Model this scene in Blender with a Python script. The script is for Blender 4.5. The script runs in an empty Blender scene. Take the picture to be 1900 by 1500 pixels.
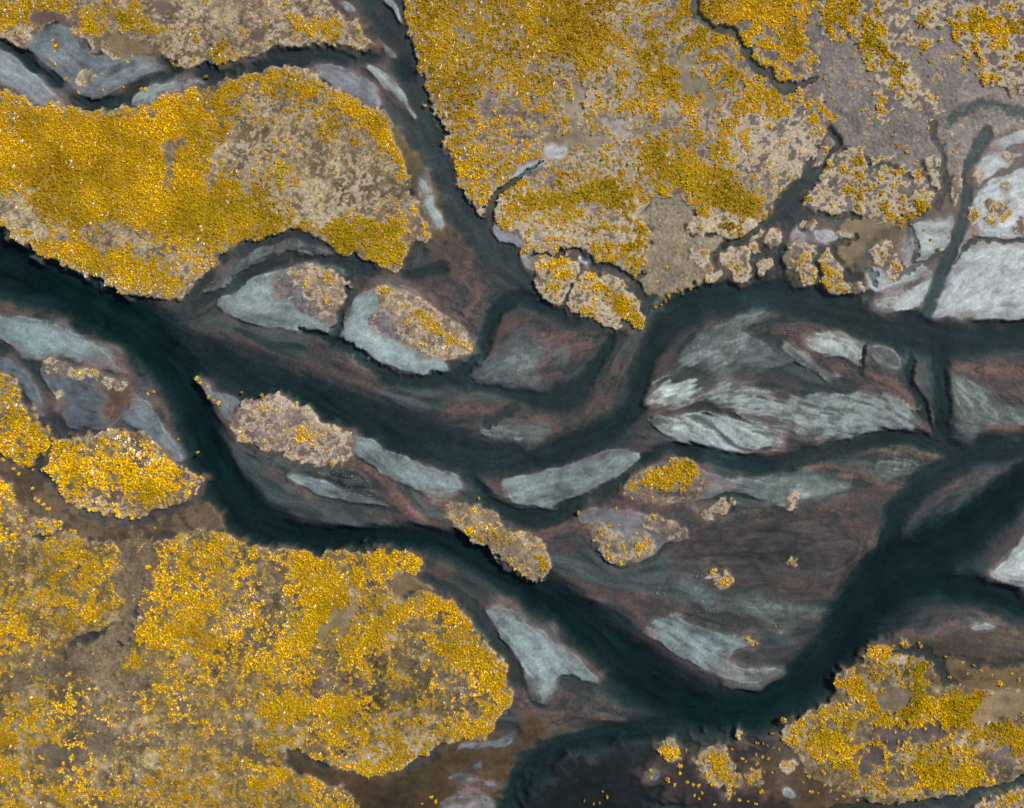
import bpy, math
import numpy as np

# ------------------------------------------------------------------ camera, sky, sun
S = 0.08                                   # metres on the ground per photograph pixel
W0, H0 = 1900, 1500
scn = bpy.context.scene
col = scn.collection
cam_d = bpy.data.cameras.new('camera')
cam = bpy.data.objects.new('camera', cam_d); col.objects.link(cam)
cam_d.sensor_width = 36; cam_d.lens = 28
cam.location = (0, 0, W0*S/2/(18/28)); cam.rotation_euler = (0, 0, 0)
cam_d.clip_start = 1; cam_d.clip_end = 12000
scn.camera = cam

SUN_EL, SUN_AZ = 45, 52                    # azimuth: degrees clockwise from the top of the picture
world = bpy.data.worlds.new('World'); scn.world = world; world.use_nodes = True
wn = world.node_tree.nodes; wl = world.node_tree.links
bg = wn['Background']; sky = wn.new('ShaderNodeTexSky'); sky.sky_type = 'NISHITA'; sky.sun_disc = False
sky.sun_elevation = math.radians(SUN_EL); sky.sun_rotation = math.radians(SUN_AZ)
sky.air_density = 1.0; sky.dust_density = 2.5; sky.ozone_density = 1.0
wl.new(sky.outputs[0], bg.inputs[0]); bg.inputs[1].default_value = 0.085
sun_d = bpy.data.lights.new('sun', 'SUN'); sun = bpy.data.objects.new('sun', sun_d); col.objects.link(sun)
sun_d.energy = 3.4; sun_d.angle = math.radians(5.0); sun_d.color = (1.0, 0.955, 0.89)
sun.rotation_euler = (math.radians(90-SUN_EL), 0, math.radians(180-SUN_AZ))
scn.view_settings.view_transform = 'Standard'; scn.view_settings.look = 'None'
scn.view_settings.gamma = 1; scn.view_settings.exposure = 0.0
scn.render.engine = 'CYCLES'
scn.cycles.transparent_max_bounces = 12

# ------------------------------------------------------------------ raster of the place (2 pixels of the photograph per cell)
STEP, M = 2, 120
xs = np.arange(-M, W0+M+1, STEP, dtype=np.float32); ys = np.arange(-M, H0+M+1, STEP, dtype=np.float32)
NX, NY = len(xs), len(ys)
PX, PY = np.meshgrid(xs, ys)
rng = np.random.default_rng(7)

def grf(sig, seed, sy=None):
    """smooth random field, sig in pixels, zero mean, unit variance"""
    r = np.random.default_rng(seed).standard_normal((NY, NX))
    fx = np.fft.rfftfreq(NX)[None, :]; fy = np.fft.fftfreq(NY)[:, None]
    a = sig/STEP; b = (sy or sig)/STEP
    g = np.exp(-2*np.pi**2*((fx*a)**2+(fy*b)**2))
    f = np.fft.irfft2(np.fft.rfft2(r)*g, s=(NY, NX))
    return ((f-f.mean())/f.std()).astype(np.float32)
def uni(g): return 1/(1+np.exp(-1.702*g))
def ss(a, b, x):
    t = np.clip((x-a)/(b-a), 0, 1); return t*t*(3-2*t)
def lerp(a, b, t): return a+(b-a)*t
def pts(s): return np.array([[float(v) for v in p.split(',')] for p in s.split()], dtype=np.float64)
def smooth(P, closed, n=2):
    for _ in range(n):
        if closed: Q = np.roll(P, -1, 0); A, B = P, Q
        else: A, B = P[:-1], P[1:]
        R = np.empty((2*len(A), P.shape[1])); R[0::2] = A*.75+B*.25; R[1::2] = A*.25+B*.75
        if not closed: R = np.vstack([P[:1], R, P[-1:]])
        P = R
    return P
def resample(P, d, closed):
    if closed: P = np.vstack([P, P[:1]])
    L = np.r_[0, np.cumsum(np.hypot(*np.diff(P[:, :2], axis=0).T))]
    n = max(3, int(L[-1]/d)+1); t = np.linspace(0, L[-1], n)
    R = np.stack([np.interp(t, L, P[:, k]) for k in range(P.shape[1])], 1)
    return R[:-1] if closed else R

# small wander of every outline, so that edges are natural
n1, n2, n3, n4 = grf(9, 1), grf(9, 2), grf(2.6, 3), grf(2.6, 4)
WARP = {'land': (PX+3.0*n1+1.8*n3, PY+3.0*n2+1.8*n4), 'bar': (PX+1.6*n1+.5*n3, PY+1.6*n2+.5*n4)}

def box(P, pad):
    x0 = max(0, int((P[:, 0].min()-pad+M)/STEP)); x1 = min(NX, int((P[:, 0].max()+pad+M)/STEP)+2)
    y0 = max(0, int((P[:, 1].min()-pad+M)/STEP)); y1 = min(NY, int((P[:, 1].max()+pad+M)/STEP)+2)
    return slice(y0, y1), slice(x0, x1)
def segdist(X, Y, P, closed):
    d2 = np.full(X.shape, 1e9, np.float32); w = np.zeros(X.shape, np.float32)
    n = len(P)
    for i in range(n if closed else n-1):
        a, b = P[i], P[(i+1) % n]
        dx, dy = b[0]-a[0], b[1]-a[1]; q = dx*dx+dy*dy+1e-9
        t = np.clip(((X-a[0])*dx+(Y-a[1])*dy)/q, 0, 1)
        e = (X-a[0]-t*dx)**2+(Y-a[1]-t*dy)**2
        m = e < d2; d2 = np.where(m, e, d2)
        if P.shape[1] > 2: w = np.where(m, a[2]+t*(b[2]-a[2]), w)
    return np.sqrt(d2), w
def sdist(X, Y, P):
    d, _ = segdist(X, Y, P, True)
    ins = np.zeros(X.shape, bool); n = len(P)
    for i in range(n):
        a, b = P[i], P[(i+1) % n]
        if a[1] == b[1]: continue
        c = (a[1] > Y) != (b[1] > Y)
        ins ^= c & (X < a[0]+(Y-a[1])*(b[0]-a[0])/(b[1]-a[1]))
    return np.where(ins, d, -d)

def rgb(r, g, b):
    c = np.array([r, g, b])/255.0
    return np.where(c <= .04045, c/12.92, ((c+.055)/1.055)**2.4).astype(np.float32)

# ------------------------------------------------------------------ what lies where, traced from the photograph (pixels), painted in this order
F = []
def chan(p, d, w=None, soft=1.0, tint=None): F.append(dict(k='chan', p=pts(p), d=d, w=w, soft=soft, tint=tint))
def bar(label, p, z=.07, c=(128, 142, 146), soft=6, streak=.25, rim=.35, soak=0, **k):
    F.append(dict(k='bar', label=label, p=pts(p), z=z, c=c, soft=soft, streak=streak, rim=rim, **k))
def mud(label, p, z=.0, c=(104, 96, 88), soft=10, **k):
    F.append(dict(k='mud', label=label, p=pts(p), z=z, c=c, soft=soft, **k))
def land(label, p, y=.4, s=.3, w=.05, g=0., pink=0., c=(128, 114, 88), z=.18, soft=3, name='river_bank', size=1., grain=0., **k):
    F.append(dict(k='land', label=label, p=pts(p), y=y, s=s, w=w, g=g, pink=pink, c=c, z=z, soft=soft, name=name, size=size, grain=grain, **k))
def isle(label, p, **k):
    k.setdefault('z', .13); k.setdefault('grain', .5); land(label, p, name='grassy_island', **k)
def ell(x, y, rx, ry, rot=0, n=14):
    t = np.linspace(0, 2*math.pi, n, endpoint=False); c, s = math.cos(math.radians(rot)), math.sin(math.radians(rot))
    wob = 1+.12*np.sin(t*3+x)+.08*np.cos(t*5+y)
    return ' '.join('%.1f,%.1f' % (x+(c*a-s*b), y+(s*a+c*b)) for a, b in zip(rx*wob*np.cos(t), ry*wob*np.sin(t)))

# ---- deep channels of the river (x,y,half width) and their depth in metres
chan('660,-140,40 690,0,44 722,50,42 748,100,40 762,140,42 782,190,44 800,240,40 818,290,38 835,340,36 855,390,38 885,430,42 915,462,44 945,495,42 975,525,36 1000,550,30 1030,572,26 1070,592,24 1110,606,24 1145,618,26', .46)
chan('-120,30,26 0,80,24 40,112,24 80,147,26 115,170,26 142,187,22 165,194,20 190,190,20 215,178,22 240,165,22 270,152,24 310,138,22 350,137,22 400,132,22 450,121,24 500,108,26 550,99,28 600,97,28 650,105,30 700,120,30 745,135,26', .75)
chan('-140,420,70 0,485,70 80,520,66 160,560,66 225,592,66 275,632,64 312,672,60 335,710,52 350,750,44 366,800,42 390,860,46 420,915,52 455,960,54 500,985,44 560,1000,34 640,1002,26 720,998,24 800,1004,28 850,1020,34 900,1044,38 950,1070,38 1010,1110,42 1070,1150,50 1120,1192,58 1170,1240,62 1220,1282,62 1280,1316,60 1350,1332,58 1420,1316,56 1480,1282,54 1535,1238,54 1572,1180,56 1605,1130,60 1645,1080,70 1700,1040,72 1760,1008,62 1830,960,50 1900,895,44 2040,800,44', 1.6)
chan('310,650,50 400,682,58 480,712,52 560,732,46 640,762,50 720,802,56 800,832,54 870,850,46 940,858,40 1000,850,38 1060,836,36 1110,814,36 1150,788,34 1176,750,28 1190,700,26 1205,650,28 1228,612,32 1260,582,38 1310,557,42 1370,545,44 1450,548,46 1530,562,46 1600,590,48 1670,610,52 1750,622,48 1830,622,42 1900,616,40 2040,610,40', .85)
chan('340,650,30 450,690,40 560,735,34 680,790,40 760,822,36', 1.0)
chan('560,610,10 640,632,14 700,685,20 760,710,22 830,706,22 880,672,20 900,632,18 910,590,18 926,562,18 960,552,16 1010,568,16 1060,595,18', .8)
chan('830,706,16 900,716,14 950,730,18 1000,745,26 1050,738,30 1085,712,22 1110,670,14 1135,630,12', .75)
chan('1010,728,18 1060,738,36 1085,700,18', .6)
chan('905,780,12 930,765,14 955,752,12', .5)
chan('360,568,10 400,545,14 430,525,12 470,500,12 520,477,12 570,470,14 640,490,15 700,506,14 760,515,12 820,500,16', .6)
chan('640,500,9 634,550,9 630,600,9 622,625,10', .6)
chan('440,470,8 480,452,9 520,436,10 570,436,10 620,462,10 660,480,10', .45)
chan('775,450,8 772,475,8 765,500,9', .35)
chan('345,570,14 375,545,10 400,505,8 420,475,7', .35)
chan('1742,625,30 1747,680,20 1750,740,18 1750,790,16 1775,830,22 1850,832,28 1960,815,34 2040,808,34', 1.0)
chan('1690,650,14 1688,690,12 1700,735,11 1722,775,10 1745,810,12', .7)
chan('1608,638,6 1603,665,6 1598,695,9', .55)
chan('2040,795,28 1900,830,26 1810,848,24 1755,870,24 1705,905,24 1665,950,24 1645,1000,22 1638,1045,22', .95)
chan('1760,835,14 1700,812,14 1640,815,16 1560,824,18 1500,846,20 1440,866,18 1400,868,20 1350,846,18 1300,836,18 1250,836,18 1212,846,16 1182,870,16 1140,906,18 1080,936,18 1020,960,20 980,970,20 930,945,18 892,916,16 868,885,14', .85)
chan('2040,1180,40 1900,1122,34 1830,1100,34 1770,1092,36 1700,1080,40', 1.5)
chan('1640,1160,30 1700,1110,30 1780,1080,26', .9)
chan('1330,1340,30 1250,1345,20 1180,1362,24 1100,1372,30 1030,1402,40 985,1440,46 955,1485,44 930,1600,50', 1.1)
chan('1000,1620,60 1040,1500,50 1120,1470,50 1200,1470,40 1280,1490,30', .85)
chan('1120,1400,40 1200,1410,30', .5)
chan('1180,1350,20 1300,1372,20 1400,1380,16', .7)
chan('800,1075,10 840,1095,14 875,1135,16 920,1200,15 955,1250,13 985,1300,12 1010,1310,12', .45)
chan('860,1060,20 960,1115,16 1040,1160,12', .5)
chan('-120,640,10 0,650,9 30,668,9 62,676,9 80,672,8 105,664,9 160,675,8 215,692,7 250,722,8 275,745,7', .42)
chan('68,680,8 72,710,9 80,740,9 95,780,10 110,800,8 150,803,6 200,803,6', .42)
chan('100,800,6 92,820,6 82,850,7 70,868,8 40,862,8 0,855,9 -120,850,9', .42)
chan('70,868,8 92,905,12 125,950,12 160,975,12 200,985,11 240,980,9', .4)
chan('1130,1010,12 1180,1046,10 1215,1030,10 1260,1010,12 1320,985,12 1400,960,12 1480,945,12 1550,960,10', .42)
chan('905,450,6 940,480,6', .2)
chan('1180,1120,10 1260,1130,8', .2)
chan('1480,835,14 1560,810,12', .3)
# ---- iron-red sediment on the bed: x,y ... , half width, strength
RED = []
def red(p, w, a, c=(140, 92, 84)): RED.append((pts(p), w, a, c))
red('-120,565 0,574 60,582 130,592 180,610 230,650 262,682 285,712', 11, 1.0)
red('250,690 275,725 300,765 325,790 345,830', 10, .6)
red('345,830 385,905 420,950', 8, .5)
red('860,480 885,505 895,535 890,560 875,575', 14, .9)
red('800,525 830,545', 12, .5)
red('845,575 870,590', 10, .7)
red('600,640 660,680 700,710', 18, .45)
red('820,430 850,450', 18, .6)
red('1000,622 1060,626 1105,626', 12, .9)
red('1000,655 1050,650', 10, .7)
red('1000,680 1060,640 1120,630', 12, .5)
red('880,760 830,770', 16, .5)
red('1080,800 1120,760 1150,700 1170,650', 18, .55)
red('1000,815 1060,800', 12, .5)
red('1395,592 1440,590 1470,592', 9, 1.0)
red('1280,600 1330,585 1300,630', 10, .55)
red('1470,600 1560,602 1620,625', 9, .6)
red('1480,640 1530,680 1590,695', 14, .6)
red('1608,688 1660,715 1700,752 1722,790', 10, 1.0)
red('1694,690 1708,720 1722,750 1730,780', 8, .9)
red('1770,685 1830,682 1890,690', 12, 1.0)
red('1770,795 1850,792 1960,805', 13, .9)
red('1635,836 1700,842 1752,850', 8, 1.0, (160, 118, 92))
red('1600,870 1640,895 1680,905', 9, .7, (150, 108, 88))
red('1460,865 1530,872 1582,886', 8, .9, (150, 108, 88))
red('1440,830 1500,838 1550,830', 9, .8)
red('1900,870 1840,885 1760,905', 9, .7)
red('1780,960 1840,930', 20, .45)
red('1420,1060 1480,1070 1560,1075 1600,1040 1622,1000', 17, .8)
red('1445,1262 1500,1242 1545,1195 1560,1160', 13, .8)
red('1180,1100 1240,1130 1300,1158 1380,1168 1440,1182', 7, .7)
red('1380,1030 1440,1070', 16, .5)
red('1390,975 1440,972', 14, .6)
red('1540,960 1560,950', 16, .6)
red('1000,1120 1030,1162 1080,1208 1128,1262', 5, 1.1)
red('1180,1150 1210,1185 1240,1208', 6, .7)
red('690,842 760,880 800,885 860,900', 6, .5)
red('650,860 700,880 740,925 775,965', 10, .8)
red('500,870 530,895 580,925', 6, .8)
red('680,955 720,970', 8, .7)
red('800,920 830,915', 10, .6)
red('1020,985 1075,965 1100,1000', 14, .7)
red('1060,945 1140,935 1200,930 1250,945', 7, .7)
red('1190,945 1200,985 1230,1000', 6, .7)
red('1250,1000 1330,965 1420,950', 6, .6, (150, 118, 100))
red('1680,1200 1740,1175 1810,1148 1850,1150 1890,1180', 12, .85)
red('1845,1155 1880,1170 1900,1190', 8, .9, (138, 112, 66))
red('1850,1190 1885,1195', 10, .7, (128, 104, 62))
red('1700,1210 1760,1185', 12, .5, (128, 104, 72))
red('1010,1312 1070,1305 1130,1325 1200,1345', 20, .6)
red('1010,1350 1060,1330', 14, .5, (128, 108, 62))
red('1155,1360 1200,1352', 9, .7)
red('940,1290 985,1320', 16, .55)
red('1200,810 1220,830 1270,845', 12, .6)
red('1210,770 1250,760', 6, .8)
red('560,450 500,445', 8, .4)
red('1640,575 1680,560 1710,530', 4, .9)
red('1620,555 1660,545 1700,515 1720,492', 6, .8)
red('880,660 870,690', 6, .3)
red('640,500 680,520', 6, .6)
red('730,520 790,545 850,590 875,610', 5, .7)

# ---- bars of silt that stand under a film of water or just out of it
SUB = dict(z=-.035, rim=.0, soft=16, streak=.5)
bar('dark grey rippled silt fan under shallow water beside the red silt lens', '883,700 900,680 930,660 965,650 1010,640 1015,668 990,690 960,692 940,697 920,705 895,706', c=(96, 104, 106), **SUB)
bar('streaky grey silt ridge drowned beside the dark S-shaped channel', '885,800 910,787 960,785 1000,790 1022,800 990,815 940,817 900,810', c=(98, 106, 106), **SUB)
bar('long curved grey silt shoal arching below the teal channel', '1250,680 1268,648 1300,618 1340,598 1382,580 1425,578 1400,592 1365,610 1395,622 1440,650 1478,668 1450,684 1380,684 1310,684', c=(104, 114, 115), **SUB)
bar('streaked oblique grey silt ridge inside the great lens shaped shoal', '1452,633 1480,648 1512,680 1548,695 1562,706 1530,709 1505,690 1475,672 1450,655', c=(112, 122, 122), z=-.012, rim=0, soft=10, streak=.5)
bar('grey pebbled silt tongue beside the straight teal side channel', '1764,692 1800,703 1830,724 1856,745 1880,760 1960,775 1960,800 1880,788 1840,790 1800,772 1770,748', c=(100, 110, 110), z=-.012, rim=0, soft=10, streak=.6)
bar('eye shaped grey silt patch ringed with tan sediment', '1616,870 1638,853 1680,850 1712,858 1700,876 1670,889 1640,888', c=(106, 116, 114), z=-.01, rim=0, soft=8, streak=.5)
bar('wide pale grey drowned bar with feathered upper edge', '1325,884 1380,890 1440,885 1500,888 1560,898 1585,905 1540,920 1480,930 1462,942 1430,932 1390,920 1360,905', c=(112, 124, 124), z=-.015, rim=0, soft=10, streak=.4)
bar('flat grey drowned silt patch above the bright crescent bar', '1355,1120 1400,1108 1460,1118 1500,1130 1542,1130 1520,1146 1470,1152 1400,1148', c=(98, 108, 108), z=-.03, rim=0, soft=14, streak=.4)
bar('speckled grey silt riffle beside the tiny shrub islet', '1250,1080 1290,1060 1310,1072 1300,1085 1330,1100 1320,1130 1290,1120 1265,1100', c=(92, 104, 106), z=-.02, rim=0, soft=10, streak=.6)
bar('thin grey silt ribbon between two streams below the golden tongue', '375,550 395,526 420,500 450,476 480,460 505,450 508,464 478,486 450,502 430,520 405,532', c=(100, 110, 112), z=-.01, rim=.1, soft=7, streak=.4)
bar('arched thin silt ridge with white flecks below the golden tongue', '505,452 540,442 580,452 622,470 600,476 545,462 510,474', c=(104, 110, 112), z=-.01, rim=.1, soft=7, streak=.5)
bar('grey silt slope behind the shrubby island', '585,490 620,498 660,502 650,512 620,508', c=(100, 112, 114), z=-.01, rim=0, soft=7, streak=.4)
bar('faint grey oval silt spot in the dark basin', '1032,1440 1040,1418 1062,1404 1078,1406 1072,1422 1052,1438', c=(84, 100, 102), z=-.09, rim=0, soft=14, streak=.4)
bar('narrow pale silt strip along the dark basin', '1085,1490 1110,1484 1150,1492 1140,1502 1100,1502', c=(104, 114, 118), z=0, rim=0, soft=6, streak=.3)
bar('broad dark grey rippled shoal beside the widest deep channel', '1665,985 1700,950 1760,915 1830,890 1900,868 1960,870 1900,905 1840,950 1790,980 1740,1010 1700,1015', c=(76, 78, 80), z=-.24, rim=0, soft=24, streak=.7)
bar('big mottled grey brown shoal beside the rounded olive islet', '1230,1010 1330,985 1430,960 1540,965 1600,1000 1590,1060 1540,1090 1420,1090 1300,1060', c=(78, 69, 70), z=-.16, rim=0, soft=30, streak=.5)

EM = dict()
bar('mottled grey silt flat above the narrow stream', '40,80 60,73 74,56 98,46 120,44 130,54 150,76 165,90 182,108 215,100 240,100 262,100 290,116 308,125 292,131 270,138 250,147 225,160 200,176 185,185 168,184 150,176 138,163 125,150 110,137 94,124 75,110 58,99', c=(116, 124, 130), z=.1)
bar('smooth grey silt slope below the narrow stream', '-140,30 0,88 20,100 45,118 65,140 85,164 105,181 120,196 100,198 75,191 50,181 25,166 0,151 -140,90', c=(124, 132, 138), z=.1)
bar('pale silt sliver hugging the golden tongue in the stream', '238,197 248,180 264,169 285,158 320,150 350,145 382,152 350,158 320,168 300,180 270,191', c=(128, 138, 140), z=.05)
bar('white bladed silt bar in the river fork', '676,118 700,121 722,139 742,165 757,190 776,224 765,218 745,196 722,170 704,150 690,136', c=(150, 160, 162), z=.08)
bar('small silt wedge beside the white bladed bar', '672,144 690,154 703,174 690,166', c=(130, 142, 144), z=.05)
bar('purple grey silt apron on the golden tongue edge', '575,124 610,122 640,130 662,140 682,156 697,172 708,192 700,200 685,192 660,178 640,170 620,160 600,145', c=(124, 126, 134), z=.16)
bar('little streaked silt bar beside brown shallows', '624,2 645,5 662,18 657,28 635,16', c=(132, 142, 142), z=.04)
bar('pale silt strip under the straw plain bank', '690,-140 712,0 730,18 742,42 747,36 737,8 722,-8 705,-140', c=(140, 150, 152), z=.06)
bar('tiny pale silt dab at the stream mouth', '707,84 720,86 735,103 726,105 712,96', c=(118, 124, 126), z=.03)
bar('smooth leaf shaped grey bar under the red streak', '-140,600 0,589 30,588 80,595 130,610 165,635 200,660 228,685 233,691 190,681 150,669 105,656 85,666 65,670 40,660 20,641 0,626 -140,640', c=(118, 134, 136), z=.1)
bar('dull grey bar beside the dense thicket', '-140,660 0,657 30,672 55,695 68,725 80,760 86,776 75,776 55,746 40,720 25,696 0,690 -140,690', c=(96, 106, 112), z=.08)
bar('slate grey flat with a shrub rim between two creeks', '72,690 76,680 86,671 110,673 160,681 200,691 230,705 237,716 217,731 240,746 226,775 214,790 190,797 150,796 125,793 114,765 100,736 85,715', c=(92, 100, 108), z=.1)
bar('hooked grey silt bar beside the big dark channel', '238,741 255,738 270,745 290,770 305,790 315,810 330,835 339,853 325,856 310,851 300,836 285,816 265,800 245,789 228,780 228,768 241,760', c=(108, 120, 126), z=.1)
bar('narrow grey silt strip with shrubs beside the brown creek', '8,864 35,884 70,920 102,960 92,966 62,946 35,906 15,886', c=(100, 108, 116), z=.08)
bar('pale silt body of the first shrubby island', '398,565 410,550 440,530 470,515 500,508 535,498 550,490 572,488 592,495 622,510 642,525 648,536 640,550 628,566 620,585 628,600 620,615 600,618 560,613 510,610 480,605 450,595 420,580', c=(124, 136, 138), z=.12)
bar('pale silt body of the second shrubby island', '635,620 645,590 655,560 670,545 690,540 700,530 722,525 752,535 792,560 832,590 862,612 879,632 876,650 850,662 822,668 832,680 826,695 790,697 750,688 700,672 665,655 640,635', c=(132, 146, 148), z=.12)
bar('long pale wedge of silt trailing from the third shrubby island', '648,798 690,820 730,840 780,860 820,874 850,884 866,905 850,910 815,918 790,917 760,905 720,886 700,871 670,856 654,840', c=(122, 136, 138), z=.1, streak=.4)
bar('slim pale silt blade below the third shrubby island', '528,880 560,880 600,890 625,905 660,918 700,930 724,941 680,940 640,930 600,920 570,905 545,893', c=(122, 136, 138), z=.07)
bar('silt wedge heading the third shrubby island', '386,724 410,728 440,740 447,750 432,760 430,782 415,776 400,750', c=(104, 114, 118), z=.08)
bar('dark speckled silt below the third shrubby island', '470,838 520,848 570,862 620,868 660,875 690,900 660,910 600,885 540,872 500,862', c=(72, 78, 80), z=-.02, rim=0, soft=9, streak=.8)
bar('broad pale bar with fringed edge in midstream', '931,893 960,885 1000,878 1050,862 1090,845 1130,833 1165,830 1191,845 1186,860 1160,881 1125,905 1090,920 1055,940 1025,945 990,942 955,935 940,915', c=(122, 136, 138), z=.09, streak=.35)
bar('bright feathered silt fan beside the dark bend', '1205,742 1215,715 1235,700 1262,697 1295,702 1272,714 1302,720 1297,736 1266,750 1245,756 1215,749', c=(160, 172, 172), z=.035, soft=7, streak=1.0, frill=1)
bar('large silvery bar with streaked tail', '1295,742 1320,722 1342,715 1372,720 1402,725 1450,735 1500,735 1550,735 1600,730 1642,733 1682,750 1702,770 1714,796 1690,801 1640,806 1600,811 1540,816 1500,811 1480,801 1450,786 1430,766 1400,771 1370,761 1330,751', c=(116, 128, 128), z=.04, soft=9, streak=.8, frill=1)
bar('bright fan of silt streaks above the curved side channel', '1208,778 1240,772 1300,765 1342,775 1382,780 1412,790 1442,810 1452,829 1400,831 1370,836 1356,853 1330,846 1300,830 1260,825 1230,811', c=(138, 150, 150), z=.045, soft=7, streak=.8, frill=1)
bar('bright white oval silt hump in the great shoal', '1490,632 1512,618 1545,613 1584,621 1601,640 1600,668 1580,668 1556,664 1530,658 1508,648', c=(150, 162, 162), z=.06, soft=12, streak=.55)
bar('small grey silt lobe beside the thin cut channel', '1614,645 1640,640 1666,655 1674,680 1662,691 1640,686 1617,668', c=(100, 104, 106), z=-.01, rim=0, soft=10, streak=.5)
bar('crescent shaped bright bar on the inside of the deep bend', '1198,1163 1215,1149 1250,1140 1276,1155 1300,1165 1340,1180 1392,1184 1400,1195 1358,1208 1345,1232 1400,1244 1452,1240 1440,1256 1410,1268 1370,1265 1320,1245 1280,1230 1245,1210 1215,1186', c=(122, 136, 138), z=.05, soft=9, streak=.5)
bar('forked pale bar beside the rounded golden point', '898,1130 930,1124 960,1140 1000,1165 1040,1195 1080,1225 1119,1269 1080,1259 1045,1246 1030,1265 1036,1281 1010,1303 995,1296 990,1265 980,1250 960,1220 935,1190 915,1160', c=(124, 138, 140), z=.07, streak=.4)
bar('bright pale silt point jutting into the deep channel', '1834,1066 1860,1046 1880,1020 1910,985 2040,920 2040,1110 1900,1091 1865,1081', c=(158, 166, 168), z=.1)
bar('small oval grey silt patch on tan shallows', '1799,1166 1815,1158 1840,1159 1846,1168 1820,1171', c=(122, 132, 134), z=.02)
bar('spindle of grey silt on brown shallows', '1778,1189 1800,1191 1832,1200 1862,1219 1830,1219 1800,1206', c=(110, 120, 122), z=.02, soft=7)


# ---- channels that cut past the bars
chan('1275,574,26 1236,608,22 1210,650,18 1193,700,17 1179,748,18 1152,786,20 1110,812,22 1060,834,22 1000,850,24', .95, soft=.8)
chan('652,500,8 638,548,8 631,592,8 618,624,9', .6, soft=.8)
chan('560,614,7 640,642,10 700,690,13 760,713,14 830,706,15 882,670,14 902,632,13 912,592,13 928,565,13 965,555,12 1020,574,12', .8, soft=.8)
chan('900,716,8 950,732,12 1005,750,20 1050,742,26 1085,712,18 1108,668,10 1135,628,9', .75, soft=.9)
chan('1747,640,18 1749,690,16 1752,750,14 1752,795,12', .9, soft=.7)
chan('1700,664,8 1690,695,9 1702,735,9 1724,776,9 1746,806,9', .65, soft=.8)
chan('1607,640,5 1602,668,5 1598,692,7', .55, soft=.7)
chan('1690,812,10 1640,816,13 1560,826,15 1500,848,16 1440,868,14 1400,870,16 1350,850,15 1300,840,14 1250,838,14 1212,848,12 1182,872,12 1140,908,14 1080,938,15 1020,962,17 980,972,17 930,948,14 892,918,12', .8, soft=.8)
chan('820,706,9 880,712,8 905,718,7', .5, soft=.8)
chan('905,785,7 930,768,9 958,752,8', .5, soft=.8)
chan('640,494,8 580,472,8 520,478,8 470,502,8 430,526,8 395,550,8', .5, soft=.8)

chan('2040,800,24 1900,832,22 1810,850,21 1755,872,21 1705,907,21 1668,950,21 1650,1000,20 1640,1050,24', .95, soft=.9)
chan('1600,1130,50 1640,1082,58 1700,1042,60 1760,1010,52 1830,962,40 1900,897,36 2040,802,36', 1.6, soft=.9)
chan('1240,570,16 1310,556,32 1370,545,36 1450,548,38 1530,562,38 1600,590,40 1670,612,44 1750,624,40 1830,624,36 1900,618,34 2040,612,34', .85, soft=.9)
bar('narrow silt spit with a row of shrubs', '357,697 374,700 390,716 394,732 412,745 406,754 385,743 372,716', c=(100, 106, 110), z=.06)

# ---- pale silt plain
mud('brown wet shallows among the pale silt plain', '1560,400 1620,400 1660,405 1700,395 1740,390 1760,300 1790,240 1850,215 2040,200 2040,460 1800,470 1740,540 1700,560 1620,560 1600,500 1560,520', z=-.05, c=(100, 90, 84), soft=14)
BR = (160, 168, 171)
bar('great smooth pale silt sheet above the teal channel', '1724,586 1735,560 1750,520 1765,490 1785,460 1800,449 1822,446 1846,455 1900,450 2040,440 2040,600 1900,592 1850,597 1790,595 1750,591', c=BR, z=.11)
bar('narrow pale silt leaf between two rills', '1675,430 1690,440 1697,470 1697,488 1685,498 1670,480 1672,455', c=BR, z=.1)
bar('square pale silt sheet with few golden dots', '1690,417 1720,410 1750,404 1766,398 1766,420 1763,440 1750,465 1725,475 1703,485 1699,460 1691,435', c=BR, z=.1)
bar('curved pale silt strip below the golden islet', '1598,500 1630,500 1660,515 1690,495 1715,480 1722,490 1706,515 1680,530 1650,540 1630,545 1618,540', c=(160, 166, 170), z=.09)
bar('low pale silt crescent on the teal shore', '1613,559 1640,552 1680,545 1700,530 1715,515 1731,511 1728,545 1710,566 1680,576 1650,576 1625,569', c=(160, 168, 170), z=.08)
bar('slim pale silt tongue beside the teal rill', '1774,457 1785,425 1802,415 1803,435 1791,455 1778,471', c=(160, 168, 170), z=.09)
bar('rounded pale silt lobe above the golden rimmed lobe', '1834,276 1850,260 1880,245 1902,239 2040,225 2040,285 1900,266 1870,272 1858,281', c=BR, z=.1)
bar('grey white silt lobe with a golden rim', '1813,312 1830,286 1864,281 1876,291 1905,288 1872,310 1850,316 1835,331 1810,347', c=(164, 172, 175), z=.1)
bar('wide pale silt sheet dotted with golden shrubs', '1808,366 1830,341 1860,326 1900,314 2040,290 2040,440 1900,440 1870,447 1830,440 1806,430 1797,402', c=(166, 172, 176), z=.1)

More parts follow.
